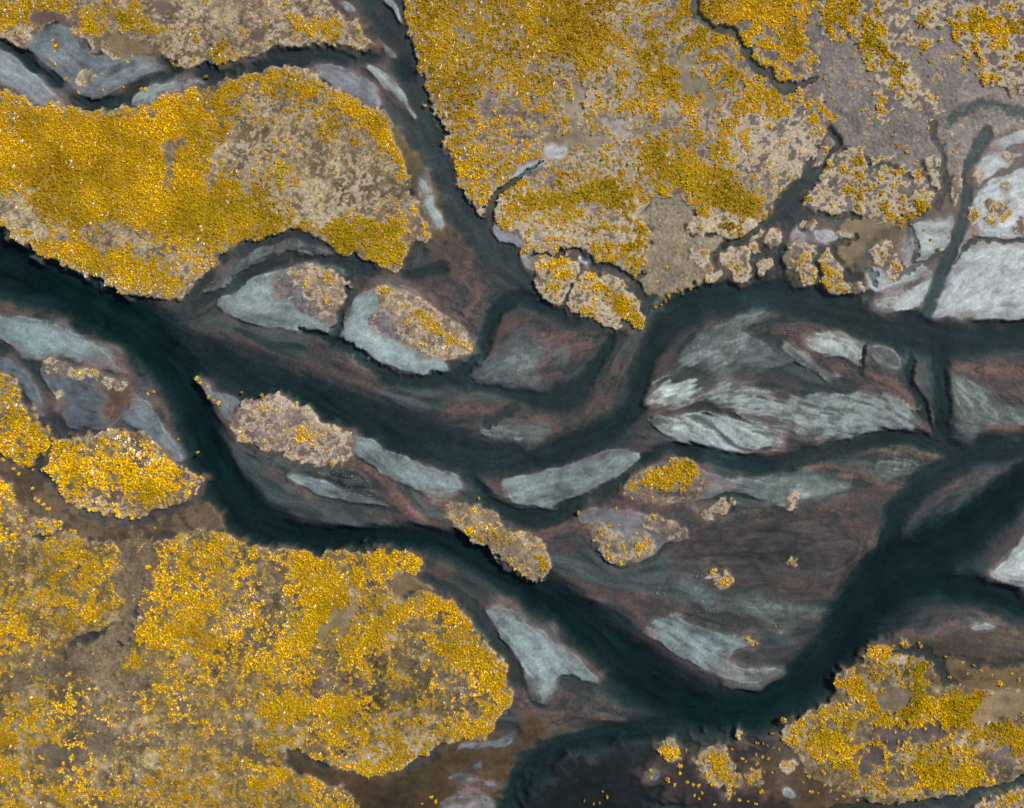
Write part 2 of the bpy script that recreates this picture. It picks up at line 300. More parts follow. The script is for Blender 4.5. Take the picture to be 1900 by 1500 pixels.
# ---- wet ground and olive shallows
mud('olive brown wet shore along the golden tongue', '712,200 730,228 752,262 777,290 797,320 806,350 815,388 824,430 845,452 812,450 795,425 770,380 760,340 740,290 722,235', z=-.04, c=(118, 103, 66), soft=9)
bar('thin pale silt ribbon along the olive shore', '777,331 788,335 796,360 806,388 816,404 822,427 812,426 799,410 789,385 782,358', c=(144, 156, 158), z=.07)
mud('reddish wet spit below the golden tongue', '800,445 845,440 880,470 850,480 800,475', z=-.1, c=(104, 84, 76), soft=18)
mud('brown shallows below the stream bank', '640,20 665,38 690,60 712,92 690,96 672,70 650,45', z=-.1, c=(112, 92, 78), soft=12)
mud('reddish olive shallows behind the hooked bar', '170,715 215,712 240,722 250,738 232,760 210,785 190,770 195,740', z=-.01, c=(104, 84, 72), soft=12)
mud('dark brown creek flats', '-140,850 0,850 60,868 120,930 170,965 260,975 330,950 380,915 405,950 420,990 380,975 330,992 280,1000 250,1040 255,1100 235,1180 190,1230 120,1240 90,1200 170,1190 235,1150 225,1080 232,1010 180,1000 110,980 40,1000 -140,1010', z=.0, c=(98, 84, 66), soft=12)
mud('olive brown mudflat at the river mouth of the brown inlet', '520,1378 560,1405 620,1424 700,1442 760,1428 800,1408 830,1385 870,1378 950,1358 985,1325 1010,1345 1010,1375 970,1392 950,1412 942,1450 932,1488 890,1495 850,1510 800,1560 640,1620 665,1500 640,1470 600,1462 560,1440', z=-.05, c=(90, 74, 52), soft=14)
bar('bent grey puddle sliver below the rounded golden point', '847,1385 870,1380 920,1375 944,1360 955,1362 951,1376 935,1383 880,1389 852,1391', c=(106, 116, 122), z=.02)
bar('tiny grey silt bead on the olive mudflat', '873,1419 888,1414 894,1421 880,1426', c=(112, 124, 126), z=.02)
bar('small grey silt leaf on the olive mudflat', '832,1446 850,1437 876,1437 888,1448 860,1451 840,1449', c=(116, 128, 128), z=.02)
bar('second tiny grey silt bead beside the olive mudflat edge', '899,1453 915,1451 927,1461 911,1464', c=(108, 120, 122), z=.02)
bar('pink grey silt tongue at the foot of the mudflat', '812,1502 830,1486 860,1480 892,1474 912,1486 922,1502 925,1600 800,1600', c=(120, 118, 122), z=.03)
mud('near black silt bed of the dark basin', '1000,1450 1060,1402 1180,1388 1250,1420 1230,1500 1180,1620 930,1620 955,1500', z=-.36, c=(50, 45, 46), soft=40)
mud('dark brown wet flats around the dark flat islets', '1180,1440 1230,1410 1290,1370 1380,1380 1450,1390 1500,1430 1560,1480 1640,1500 1640,1620 1380,1620 1300,1500 1220,1480', z=-.05, c=(62, 54, 52), soft=24)
mud('olive flats beside thicket island', '1440,1390 1480,1405 1520,1430 1600,1470 1660,1500 1600,1560 1500,1540 1450,1480 1400,1480 1370,1450', z=-.02, c=(90, 74, 56), soft=18)
mud('brown red shallows beside thicket island', '1640,1190 1720,1180 1800,1180 1900,1215 2040,1230 2040,1290 1900,1260 1800,1240 1730,1230', z=-.1, c=(92, 78, 66), soft=16)

mud('grey brown mudflat between the pale marsh wedges', '1490,-140 1490,50 1500,140 1470,165 1505,150 1545,230 1520,270 1500,330 1560,262 1620,300 1700,320 1716,292 1760,330 1795,320 1806,292 1830,270 1850,246 1900,236 2040,240 2040,-140', z=.05, c=(112, 103, 97), soft=6, stip=.17)
# ---- vegetated banks
land('bank with golden thickets along the narrow stream', '-140,-140 -140,55 0,66 10,73 30,86 46,88 52,70 70,62 85,50 105,42 128,46 133,60 150,74 172,90 200,105 215,108 226,112 240,98 262,98 286,114 300,103 316,112 332,119 352,122 372,119 400,123 440,113 480,101 500,93 522,88 537,84 562,81 590,76 622,82 657,89 686,94 690,85 680,65 676,54 660,42 640,34 624,18 608,0 590,-140', y=.34, s=.30, w=.12, c=(118, 102, 82), strand=.5)
land('golden tongue of dense vegetation', '-140,95 0,156 25,171 50,186 80,196 115,198 140,198 165,204 185,202 215,200 240,198 265,192 290,181 310,173 340,165 370,160 395,155 425,145 450,137 480,128 500,122 520,120 545,122 575,128 600,146 620,160 645,172 680,196 705,204 718,212 726,228 736,266 746,290 752,310 758,326 766,342 769,370 776,395 790,410 796,430 801,445 790,451 776,446 766,460 756,476 749,486 742,499 725,501 705,497 685,488 660,479 640,469 625,456 605,450 585,439 570,431 545,429 520,429 500,437 470,446 440,456 420,466 408,479 395,501 380,516 362,531 345,556 330,560 310,555 290,553 265,550 240,545 220,540 205,545 195,535 175,515 150,505 130,498 105,485 80,478 60,465 45,452 25,440 15,430 0,420 -140,380', y=.62, s=.22, w=.04, c=(120, 106, 82), strand=.3)
land('vast golden and straw plain beside the river', '740,-140 742,0 753,20 758,50 766,75 771,95 774,110 772,126 783,135 789,150 791,165 796,180 801,200 811,215 823,232 829,250 833,270 841,295 849,325 859,345 866,370 876,386 886,396 904,402 908,412 925,418 945,428 970,438 975,452 962,468 985,480 1000,500 1030,475 1050,462 1090,466 1110,490 1150,502 1172,520 1190,500 1200,470 1205,440 1200,400 1210,365 1250,362 1280,378 1290,395 1265,430 1285,438 1310,440 1330,430 1350,446 1378,442 1398,424 1412,412 1432,400 1440,372 1452,350 1470,348 1485,320 1500,300 1520,270 1530,255 1545,235 1545,215 1530,200 1520,170 1500,150 1482,164 1505,138 1524,120 1512,95 1496,62 1504,30 1500,0 1500,-140', y=.50, s=.28, w=.07, grain=.35, c=(132, 120, 104), rag=4)
land('straw marsh patch with golden tufts', '1538,272 1560,265 1576,275 1600,290 1615,305 1640,300 1646,318 1670,310 1690,320 1702,320 1716,330 1731,355 1731,376 1716,396 1692,396 1676,400 1664,418 1640,416 1622,431 1606,426 1594,402 1560,408 1520,402 1500,402 1488,382 1494,366 1510,345 1520,310 1534,300', y=.27, s=.5, w=.05, c=(128, 116, 98), size=1.25, grain=1., rag=11)
land('pale marsh wedge with golden crown', '1514,-140 1514,0 1508,30 1526,50 1541,65 1566,70 1591,75 1606,90 1600,115 1618,130 1623,165 1636,200 1635,240 1646,242 1649,215 1661,190 1681,195 1696,205 1716,216 1726,231 1736,216 1743,200 1736,180 1716,155 1691,130 1671,106 1676,91 1701,86 1739,86 1736,74 1700,68 1684,64 1680,40 1690,10 1690,-140', y=.3, s=.45, w=.08, c=(122, 110, 98), size=1.25, grain=1., rag=11)
land('pale marsh with golden ridges beside the mudflat', '1700,-140 1698,0 1704,25 1712,45 1740,58 1762,54 1781,70 1783,90 1791,100 1816,110 1819,130 1831,155 1851,165 1881,175 1902,171 2040,178 2040,-140', y=.3, s=.46, w=.08, c=(122, 110, 98), size=1.25, grain=1., rag=11)
land('thin straw strip of marsh beside the rill', '1714,292 1730,285 1746,310 1748,350 1736,352 1722,330', y=.14, s=.6, w=.1, c=(130, 114, 92), z=.25)
land('small straw coloured marsh patch beside the teal rill', '1765,325 1786,325 1793,350 1781,371 1766,386 1759,360', y=.12, s=.62, w=.1, c=(140, 122, 92), z=.25)
land('dense golden thicket beside the dull grey bar', '-140,690 0,692 15,695 28,706 36,740 55,760 70,780 85,795 98,800 91,815 81,836 70,860 55,865 40,860 20,848 0,841 -140,830', y=.62, s=.2, w=.08, size=1.25, c=(122, 104, 76))
land('rounded golden shrub patch by the dark channel', '94,816 110,806 140,810 170,805 190,801 225,796 260,800 284,816 298,840 314,856 330,861 345,871 365,880 376,890 371,910 360,920 335,936 320,946 290,946 270,955 255,968 230,965 190,955 160,950 130,931 105,901 85,881 70,875 83,860 93,838', y=.55, s=.26, w=.08, size=1.25, c=(116, 98, 74))
land('patch of scattered golden shrubs by the grey strip', '-140,880 0,875 20,896 35,926 55,951 66,960 106,960 121,976 106,991 60,996 20,1010 -140,1020', y=.55, s=.25, w=.04, size=1.3, c=(118, 98, 74))
land('wide golden shrub plain with a rounded point', '-140,1015 0,1012 40,1000 70,1006 100,996 130,985 146,1000 186,1004 222,1010 232,1030 228,1060 238,1090 232,1130 222,1152 180,1170 130,1190 100,1215 130,1235 200,1225 235,1190 252,1150 262,1110 268,1060 272,1010 310,998 350,990 372,980 391,975 406,985 432,995 456,1012 486,1020 520,1018 560,1022 600,1020 640,1022 680,1020 710,1018 736,1022 756,1022 771,1035 783,1045 776,1060 770,1072 732,1074 718,1092 735,1110 760,1108 780,1096 800,1098 821,1110 846,1118 866,1140 881,1165 901,1185 916,1205 931,1225 941,1255 949,1285 946,1310 936,1326 916,1346 906,1368 890,1372 860,1372 835,1375 815,1380 796,1400 771,1410 756,1426 726,1436 700,1440 680,1432 650,1430 620,1423 590,1411 560,1401 545,1386 520,1378 540,1425 600,1455 650,1470 672,1490 660,1620 -140,1620', y=.50, s=.14, w=.06, c=(122, 105, 68), strand=.3)
land('golden thicket island with a dark hollow', '1608,1204 1618,1197 1640,1195 1662,1206 1680,1214 1705,1213 1722,1214 1736,1226 1738,1250 1746,1266 1762,1272 1790,1262 1840,1240 1900,1236 2040,1250 2040,1420 1900,1438 1850,1454 1810,1465 1760,1478 1700,1490 1650,1494 1610,1490 1570,1474 1540,1458 1500,1438 1490,1420 1475,1405 1456,1391 1446,1371 1446,1355 1461,1345 1481,1330 1496,1322 1516,1310 1536,1298 1551,1285 1548,1270 1556,1250 1581,1240 1600,1226', y=.46, s=.2, w=.05, size=1.15, c=(114, 98, 70), strand=.6)
land('scrubby shore across the creek from thicket island', '1795,1510 1830,1482 1880,1466 1902,1460 2040,1450 2040,1620 1790,1620', y=.4, s=.36, w=.08, size=1.15, c=(118, 108, 104))

# ---- wet hollows and rills inside the banks
mud('olive brown marsh pond above the teal shore', '1203,372 1216,362 1250,362 1276,376 1290,382 1286,400 1266,430 1300,442 1326,446 1345,442 1340,460 1330,470 1320,480 1326,500 1310,506 1300,520 1276,535 1250,545 1216,566 1200,555 1182,536 1172,525 1186,505 1190,490 1196,470 1206,440 1200,420 1199,395', z=.05, c=(128, 117, 96), soft=7, rag=6, stip=.05)

mud('bare brown hollow in the stream bank', '60,36 75,22 100,22 125,36 130,50 100,42 80,48', z=.14, c=(104, 86, 80), soft=8)
mud('bare brown clearing in the stream bank', '200,60 240,70 280,88 296,108 250,98 226,110 205,90', z=.14, c=(122, 105, 78), soft=8)
mud('grey brown bare strip on the stream bank', '275,5 300,0 340,20 300,30 285,20', z=.14, c=(106, 92, 84), soft=8)
mud('bare brown patch near the stream bank edge', '455,65 475,55 492,70 480,80', z=.14, c=(104, 88, 82), soft=6)
mud('dark damp swale at the back of the shrub plain', '400,1370 450,1385 500,1400 540,1420 480,1410 420,1392', z=.13, c=(96, 84, 66), soft=9, rag=12)
mud('dark purple swale on the shrub plain', '60,1395 110,1385 160,1370 200,1340 190,1380 140,1405 90,1420', z=.13, c=(106, 94, 80), soft=9, rag=14)
mud('dark bare swale inside the rounded point', '640,1262 690,1262 740,1275 790,1290 760,1300 700,1285 650,1280', z=.13, c=(102, 88, 72), soft=9, rag=14)
mud('broad bare brown valley through the shrub plain', '235,985 292,1000 272,1060 262,1130 236,1190 218,1235 242,1300 228,1325 205,1275 150,1255 60,1268 -40,1310 50,1235 130,1205 205,1190 226,1130 222,1060', z=.1, c=(112, 99, 76), soft=11, rag=16, stip=.05)
mud('bare tan patch on the shrub plain', '610,1130 650,1120 672,1130 655,1165 620,1180 590,1195 595,1160', z=.14, c=(130, 114, 80), soft=10, rag=8)
mud('bare brown inlet on the shrub plain edge', '722,1075 760,1068 790,1085 815,1100 780,1096 745,1108 722,1100', z=.12, c=(108, 92, 66), soft=8)
mud('dark wet hollow inside the thicket island', '1590,1430 1600,1400 1625,1375 1660,1360 1700,1350 1740,1350 1770,1362 1740,1370 1690,1365 1650,1385 1620,1410 1602,1440', z=.14, c=(86, 77, 74), soft=7, rag=14)
mud('brown bare bowl in the thicket island', '1635,1260 1670,1270 1690,1290 1680,1310 1650,1310 1630,1290', z=.14, c=(112, 99, 80), soft=12, rag=16)
mud('tan dry slope in the thicket island', '1840,1280 1900,1275 1960,1290 1960,1330 1880,1330 1830,1330 1815,1345 1800,1330', z=.14, c=(136, 116, 84), soft=10, rag=8)
mud('grey bare patch in the thicket island', '1625,1435 1660,1440 1690,1455 1660,1460 1625,1452', z=.14, c=(116, 104, 98), soft=6, rag=10)
mud('grey bare spots at the back of thicket island', '1840,1385 1860,1395 1875,1400 1870,1440 1845,1440 1842,1410', z=.25, c=(108, 100, 98), soft=8, rag=12)
mud('olive flats beside the jagged golden islet', '1560,410 1600,406 1660,420 1700,420 1680,440 1670,470 1675,490 1640,448 1610,450 1598,480 1580,520 1562,500 1556,470', z=.03, c=(112, 98, 72), soft=8)
mud('wet tan swale on the straw plain', '1245,105 1262,110 1285,140 1315,165 1335,180 1330,210 1315,205 1300,180 1270,170 1262,140', z=.14, c=(120, 110, 88), soft=7, rag=8)
mud('grey wet spot on the straw plain', '1115,225 1140,220 1165,240 1160,255 1130,250', z=.14, c=(140, 134, 126), soft=8, rag=8)
mud('brown bare swale on the straw plain', '1055,200 1070,155 1085,150 1095,165 1080,195 1060,215', z=.14, c=(126, 114, 96), soft=7, rag=8)
mud('tan dry hollow on the straw plain', '1000,262 1060,245 1110,250 1130,270 1080,275 1020,282', z=.14, c=(126, 114, 94), soft=8, rag=8)
bar('white silt spot ringed with straw on the straw plain', '1008,290 1015,275 1035,270 1052,278 1050,290 1030,298', z=.21, c=(158, 160, 160), soft=6, rim=.1)
bar('white silt bank of the little creek', '948,330 955,316 975,302 996,296 1010,300 1000,312 980,318 965,325', z=.2, c=(158, 160, 162), soft=5, rim=.1)
bar('grey silt apron below the little creek mouth', '905,413 920,420 945,430 966,444 976,451 965,460 950,452 935,451 924,445 914,430', z=.12, c=(140, 144, 150), soft=4)
bar('grey silt wedge among the small shore islets', '964,472 982,474 1000,490 990,502 980,500 972,488', z=.12, c=(144, 150, 156), soft=3)
bar('small white silt wedge beside the shore rill', '1069,477 1082,477 1098,488 1085,492 1075,490', z=.2, c=(150, 154, 160), soft=3)

T = (70, 92, 94)
chan('1300,-140,8 1297,0,8 1286,18,8 1290,34,8 1312,44,7 1328,54,7 1368,55,6 1374,88,6 1392,100,9 1400,122,9 1428,142,9 1455,164,8 1480,162,7 1512,142,7', .26, soft=.6)
chan('1540,240,9 1560,262,10 1536,285,8 1528,310,7 1500,335,14 1475,358,22 1456,385,22 1440,402,13 1415,418,9 1396,430,8 1372,446,8 1345,455,9 1330,472,9 1326,500,8 1342,520,9', .5, soft=.7)
chan('1450,395,13 1458,430,10 1450,468,9 1446,505,11 1440,530,14', .5, soft=.7)
chan('1462,382,10 1500,400,8 1530,408,8 1560,400,8 1590,408,6', .3, soft=.7)
chan('1468,455,5 1490,446,7 1530,452,7 1560,452,7 1575,440,6', .25, soft=.7)
chan('905,420,7 906,396,7 914,374,6 928,352,6 946,338,6 966,322,6 985,314,5 1002,306,4', .4, soft=.6)
chan('985,480,5 1000,470,5 1050,463,5 1078,468,6 1090,488,5 1110,494,5 1150,505,5 1175,520,6 1185,540,9 1196,570,12', .38, soft=.6)
chan('1074,496,4 1072,515,4 1062,538,5 1050,556,6 1044,575,7', .45, soft=.6)
chan('1166,532,4 1180,520,5 1190,504,5', .3, soft=.6)
chan('1515,460,5 1520,480,5 1516,500,6 1520,525,6', .4, soft=.6)
chan('1418,470,4 1412,490,4 1405,510,6', .4, soft=.6)
chan('1405,455,4 1412,440,4 1422,425,4', .35, soft=.6)
chan('2040,215,14 1900,206,14 1850,192,14 1812,192,14 1785,206,12 1762,226,9', .3, tint=T, soft=1.3)
chan('1830,250,16 1800,290,14 1792,330,12 1796,370,11 1788,410,12 1774,445,12 1758,485,12 1742,525,12 1728,560,13 1715,590,16', .32, tint=T, soft=.7)
chan('2040,445,6 1900,446,6 1860,452,6 1832,442,6 1808,442,6 1785,468,5 1765,498,5', .28, soft=.7)
chan('1690,420,4 1697,450,4 1699,485,4', .25, soft=.6)
chan('1760,462,4 1725,478,4 1700,490,4 1680,505,4 1665,512,4', .2, soft=.6)
chan('1600,500,3 1622,510,4 1628,530,3', .2, soft=.6)
chan('1735,228,8 1748,300,7 1752,350,7 1740,385,7', .2, soft=.8)
chan('1490,1520,10 1560,1502,7 1620,1498,7 1700,1494,7 1790,1478,7 1850,1460,8 1900,1446,9 2040,1430,9', .45, soft=.7)
chan('1650,1214,5 1680,1207,8 1710,1204,8 1732,1216,7 1742,1240,6 1752,1262,6', .35, soft=.7)
chan('1740,1225,8 1790,1232,10 1850,1236,10 1920,1228,10', .3, soft=.8)
mud('olive shelf beside thicket island', '1748,1222 1775,1226 1810,1236 1860,1240 1900,1234 2040,1240 2040,1275 1900,1275 1840,1280 1790,1280 1760,1270 1752,1245', z=.03, c=(104, 86, 58), soft=8)

# ---- small vegetated islands
bar('pink grey silt base of the rounded olive islet', '1068,950 1100,943 1150,945 1195,953 1250,970 1279,990 1270,1004 1235,1006 1215,1030 1180,1045 1140,1048 1115,1020 1095,1000 1078,975', c=(112, 112, 118), z=.09)
bar('pink grey silt skirt of the golden thicket islet', '1150,906 1200,862 1266,846 1300,868 1340,885 1370,900 1350,915 1300,925 1230,936 1185,934 1160,920', c=(112, 108, 112), z=.08)
isle('golden shore islet split off by a thin rill', '990,498 1008,482 1030,476 1050,481 1067,492 1071,502 1068,518 1058,534 1048,550 1040,560 1030,566 1015,556 1001,546 994,530 985,514', y=.46, s=.42, w=.05, size=1.2, z=.18)
isle('triangular golden islet in the teal channel', '1076,503 1092,501 1120,513 1150,526 1166,536 1176,550 1189,566 1193,590 1186,611 1175,613 1160,601 1146,598 1146,613 1138,618 1130,606 1115,598 1095,593 1075,586 1058,581 1049,569 1054,556 1064,540 1072,521', y=.42, s=.44, w=.05, size=1.2, z=.18)
isle('pink and olive shrub crown on the first pale island', '530,500 550,490 575,488 612,505 642,521 649,531 641,546 626,561 620,588 612,590 600,572 570,562 545,542', y=.26, s=.34, w=.3, pink=.35, c=(146, 126, 100))
isle('pink lichen spread on the first pale island', '515,515 530,503 548,540 575,562 602,574 612,592 590,588 560,572 535,560 512,545', y=.02, s=0.20, w=.02, pink=1., c=(112, 110, 114), z=.18)
isle('long olive and golden shrub crown on the second pale island', '697,541 706,531 722,526 752,538 792,561 832,589 862,611 879,631 877,650 855,659 821,668 800,658 770,645 745,634 735,615 728,590 705,575 696,562', y=.3, s=.3, w=.35, pink=.35, c=(146, 128, 98))
isle('pink lichen spread on the second pale island', '690,575 705,578 726,592 735,618 742,634 722,622 705,612 688,602 676,592', y=.0, s=0.23, w=.02, pink=1., c=(120, 116, 118), z=.18)
isle('third shrubby island', '425,790 435,766 450,746 480,735 510,730 536,742 560,748 581,765 600,790 620,785 641,800 655,815 656,840 641,856 610,863 580,861 550,856 520,846 500,838 470,830 440,815', y=.34, s=.34, w=.3, pink=.3, c=(126, 114, 102))
isle('shrub rim of the slate grey flat', '75,690 78,680 88,671 112,674 160,684 195,694 214,706 232,712 228,726 210,730 190,722 170,708 140,702 105,696', y=.3, s=.35, w=.35, c=(116, 104, 88), size=1.2)
isle('two lobed golden islet beside the deep channel', '820,945 831,932 858,930 872,940 888,936 905,946 925,966 941,981 955,991 976,986 996,996 1011,1021 1023,1046 1019,1061 1000,1079 985,1076 960,1066 935,1051 925,1036 931,1026 905,1021 880,1011 860,991 840,971 825,961', y=.34, s=0.18, w=.14, size=1.2, pink=.2, c=(140, 122, 88))
isle('bright golden thicket islet with pink skirt', '1152,906 1176,888 1200,867 1240,857 1265,850 1285,861 1300,885 1312,902 1301,916 1270,926 1230,931 1190,930 1165,919', y=.3, s=0.10, w=.12, pink=.8, c=(122, 108, 96), size=1.05)
isle('rounded olive islet with few golden shrubs', '1078,968 1100,962 1130,985 1160,998 1186,985 1200,990 1212,1010 1205,1030 1181,1042 1150,1049 1130,1041 1120,1020 1105,1006 1090,986', y=.14, s=0.12, w=.1, pink=.4, c=(122, 112, 92), size=1.3, z=.2)
isle('pink scrub patch beside the rounded olive islet', '1196,956 1230,954 1250,974 1276,985 1272,1001 1232,1004 1210,991 1192,976', y=.12, s=0.23, w=.08, pink=.8, c=(116, 104, 90), z=.16)
for lab, e, k in [
    ('straw coloured scrub mound on the grey shoal', (1336, 940, 18, 15, -30), dict(y=.05, s=.75, pink=.5)),
    ('narrow straw scrub mound on the grey shoal', (1363, 934, 8, 14, -25), dict(y=.08, s=.75, pink=.4)),
    ('small tan scrub mound below the straw mounds', (1314, 958, 10, 8, 20), dict(y=.1, s=.7, pink=.3)),
    ('larger pale scrub mound on the drowned bar', (1475, 924, 11, 9, 0), dict(y=.15, s=.6, pink=.6)),
    ('smaller pale scrub mound on the drowned bar', (1470, 940, 9, 8, 0), dict(y=.15, s=.6, pink=.4)),
    ('lone tan islet with a golden tip', (1468, 1042, 11, 8, -10), dict(y=.25, s=.5)),
    ('tiny shrub islet amid the mottled shoal', (1335, 1074, 26, 17, 25), dict(y=.35, s=.3, w=.2, size=1.2)),
    ('tiny scrub tuft islet on the crescent bar', (1391, 1187, 10, 6, 20), dict(y=.4, s=.4)),
    ('round golden shrub islet in the dark basin', (1243, 1392, 19, 20, 0), dict(y=.75, s=.15, size=1.2)),
    ('little golden islet off the thicket island', (1375, 1366, 10, 12, 0), dict(y=.6, s=.3, size=1.2)),
    ('golden hump with a dark notch', (1678, 1193, 13, 11, 10), dict(y=.75, s=.15, size=1.2)),
    ('round golden shrub mound on the olive flats', (1460, 1423, 13, 13, 0), dict(y=.55, s=.35, size=1.2)),
    ('tall narrow golden shrub mound beside the large golden islet', (1401, 1440, 12, 15, 20), dict(y=.6, s=.25, size=1.2)),
    ('small golden shrub mound below the large golden islet', (1351, 1466, 8, 13, 10), dict(y=.6, s=.25, size=1.2)),
    ('oval straw islet at the edge of the olive pond', (1299, 477, 21, 18, 25), dict(y=.38, s=.55)),
    ('white flecked shrub mound on the mottled flat', (159, 145, 18, 15, 10), dict(y=.25, s=.45, w=.35)),
    ('tan shrub mound beside the shrubs of the mottled flat', (103, 88, 8, 10, 0), dict(y=.25, s=.6, w=.1)),
    ('small shrub mound on the slate grey flat', (108, 733, 12, 8, 20), dict(y=.3, s=.5, w=.1)),
    ('golden scrub mound on the wide pale silt sheet', (1850, 388, 22, 22, 0), dict(y=.42, s=.4)),
    ('golden scrub mound at the rill bank of the pale sheet', (1805, 406, 10, 18, 0), dict(y=.4, s=.45)),
    ('golden scrub mound beside the thin channel of pale sheet', (1896, 420, 14, 14, 0), dict(y=.35, s=.4, w=.2)),
    ('golden scrub rim on the grey white silt lobe', (1872, 295, 16, 8, 30), dict(y=.3, s=.5)),
    ('small yellow mound on the pale silt sheet', (1838, 412, 9, 8, 0), dict(y=.4, s=.4)),
    ('tan scrub spot on the grey silt lobe', (1862, 345, 10, 7, 0), dict(y=.4, s=.4)),
    ('straw mound beside the rill at the pale silt lobe', (1812, 330, 6, 10, 0), dict(y=.1, s=.6)),
]:
    isle(lab, ell(*e), **k)
isle('slanted olive and golden islet below the pond', '1303,531 1305,515 1320,506 1336,500 1332,520 1320,534', y=.42, s=.45, w=.05)
isle('big golden islet among the teal rills', '1338,470 1350,465 1366,451 1377,455 1391,475 1401,490 1396,511 1381,526 1365,516 1352,501 1341,490', y=.4, s=.5, w=.03, g=.3)
isle('golden knob islet between two rills', '1384,451 1400,448 1411,455 1411,470 1400,478 1389,468', y=.4, s=.5, w=.03, g=.3)
isle('tall straw islet with golden top between rills', '1420,431 1426,420 1446,425 1452,440 1441,460 1431,468 1420,461', y=.28, s=.58, w=.03, g=.3)
isle('low tan islet above the teal shore', '1408,511 1415,491 1420,474 1433,477 1434,500 1426,515 1410,519', y=.22, s=.55, w=.15)
isle('thin straw islet at the rill fork', '1394,436 1415,423 1417,432 1400,446 1389,446', y=.1, s=.7, w=.05)
isle('large L-shaped golden islet on the teal shore', '1450,466 1470,460 1480,448 1500,449 1511,460 1511,480 1505,500 1515,511 1511,526 1496,536 1480,531 1485,516 1470,506 1458,496 1449,485', y=.38, s=.46, w=.05, c=(128, 112, 86))
isle('jagged golden islet on the teal shore', '1522,462 1535,460 1542,468 1555,482 1560,500 1561,520 1580,525 1600,525 1616,535 1611,546 1590,548 1570,546 1555,551 1545,546 1535,541 1522,531 1526,516 1524,505 1520,488', y=.48, s=.36, w=.06)
isle('small golden knob beside a grey wedge', '1480,411 1490,405 1516,410 1506,425 1490,432 1480,425', y=.35, s=.5)
isle('tiny straw islet beside the white wedge', '1548,432 1560,425 1570,435 1568,448 1556,448', y=.15, s=.6)
isle('golden islet with white shrubs beside the silt plain', '1605,470 1620,451 1640,447 1655,455 1656,475 1680,490 1681,500 1660,511 1645,510 1630,500 1615,490', y=.36, s=.42, w=.18)
bar('white silt wedge among the marsh islets', '1508,433 1520,425 1540,422 1545,430 1558,440 1540,450 1520,449', z=.1, c=(156, 162, 168), soft=3)
bar('grey silt wedge below the small golden knob', '1467,441 1475,421 1482,431 1498,434 1490,441 1475,444', z=.1, c=(150, 156, 162), soft=3)
isle('large golden islet on the dark wet flats', '1290,1396 1310,1385 1335,1382 1350,1390 1355,1410 1365,1421 1385,1440 1376,1455 1355,1461 1330,1461 1310,1451 1295,1421', y=.58, s=.25, w=.04, size=1.2)
bar('triangular grey silt patch on the olive flats', '1450,1476 1453,1456 1476,1470 1472,1478 1455,1479', z=.06, c=(130, 140, 144), soft=3)
bar('small grey silt patch beside the dark flat islets', '1196,1432 1206,1424 1228,1434 1222,1447 1204,1442', z=.03, c=(104, 110, 116), soft=5)
bar('grey silt patch beside the large golden islet', '1355,1447 1380,1446 1384,1454 1368,1459', z=.12, c=(114, 120, 128), soft=4)

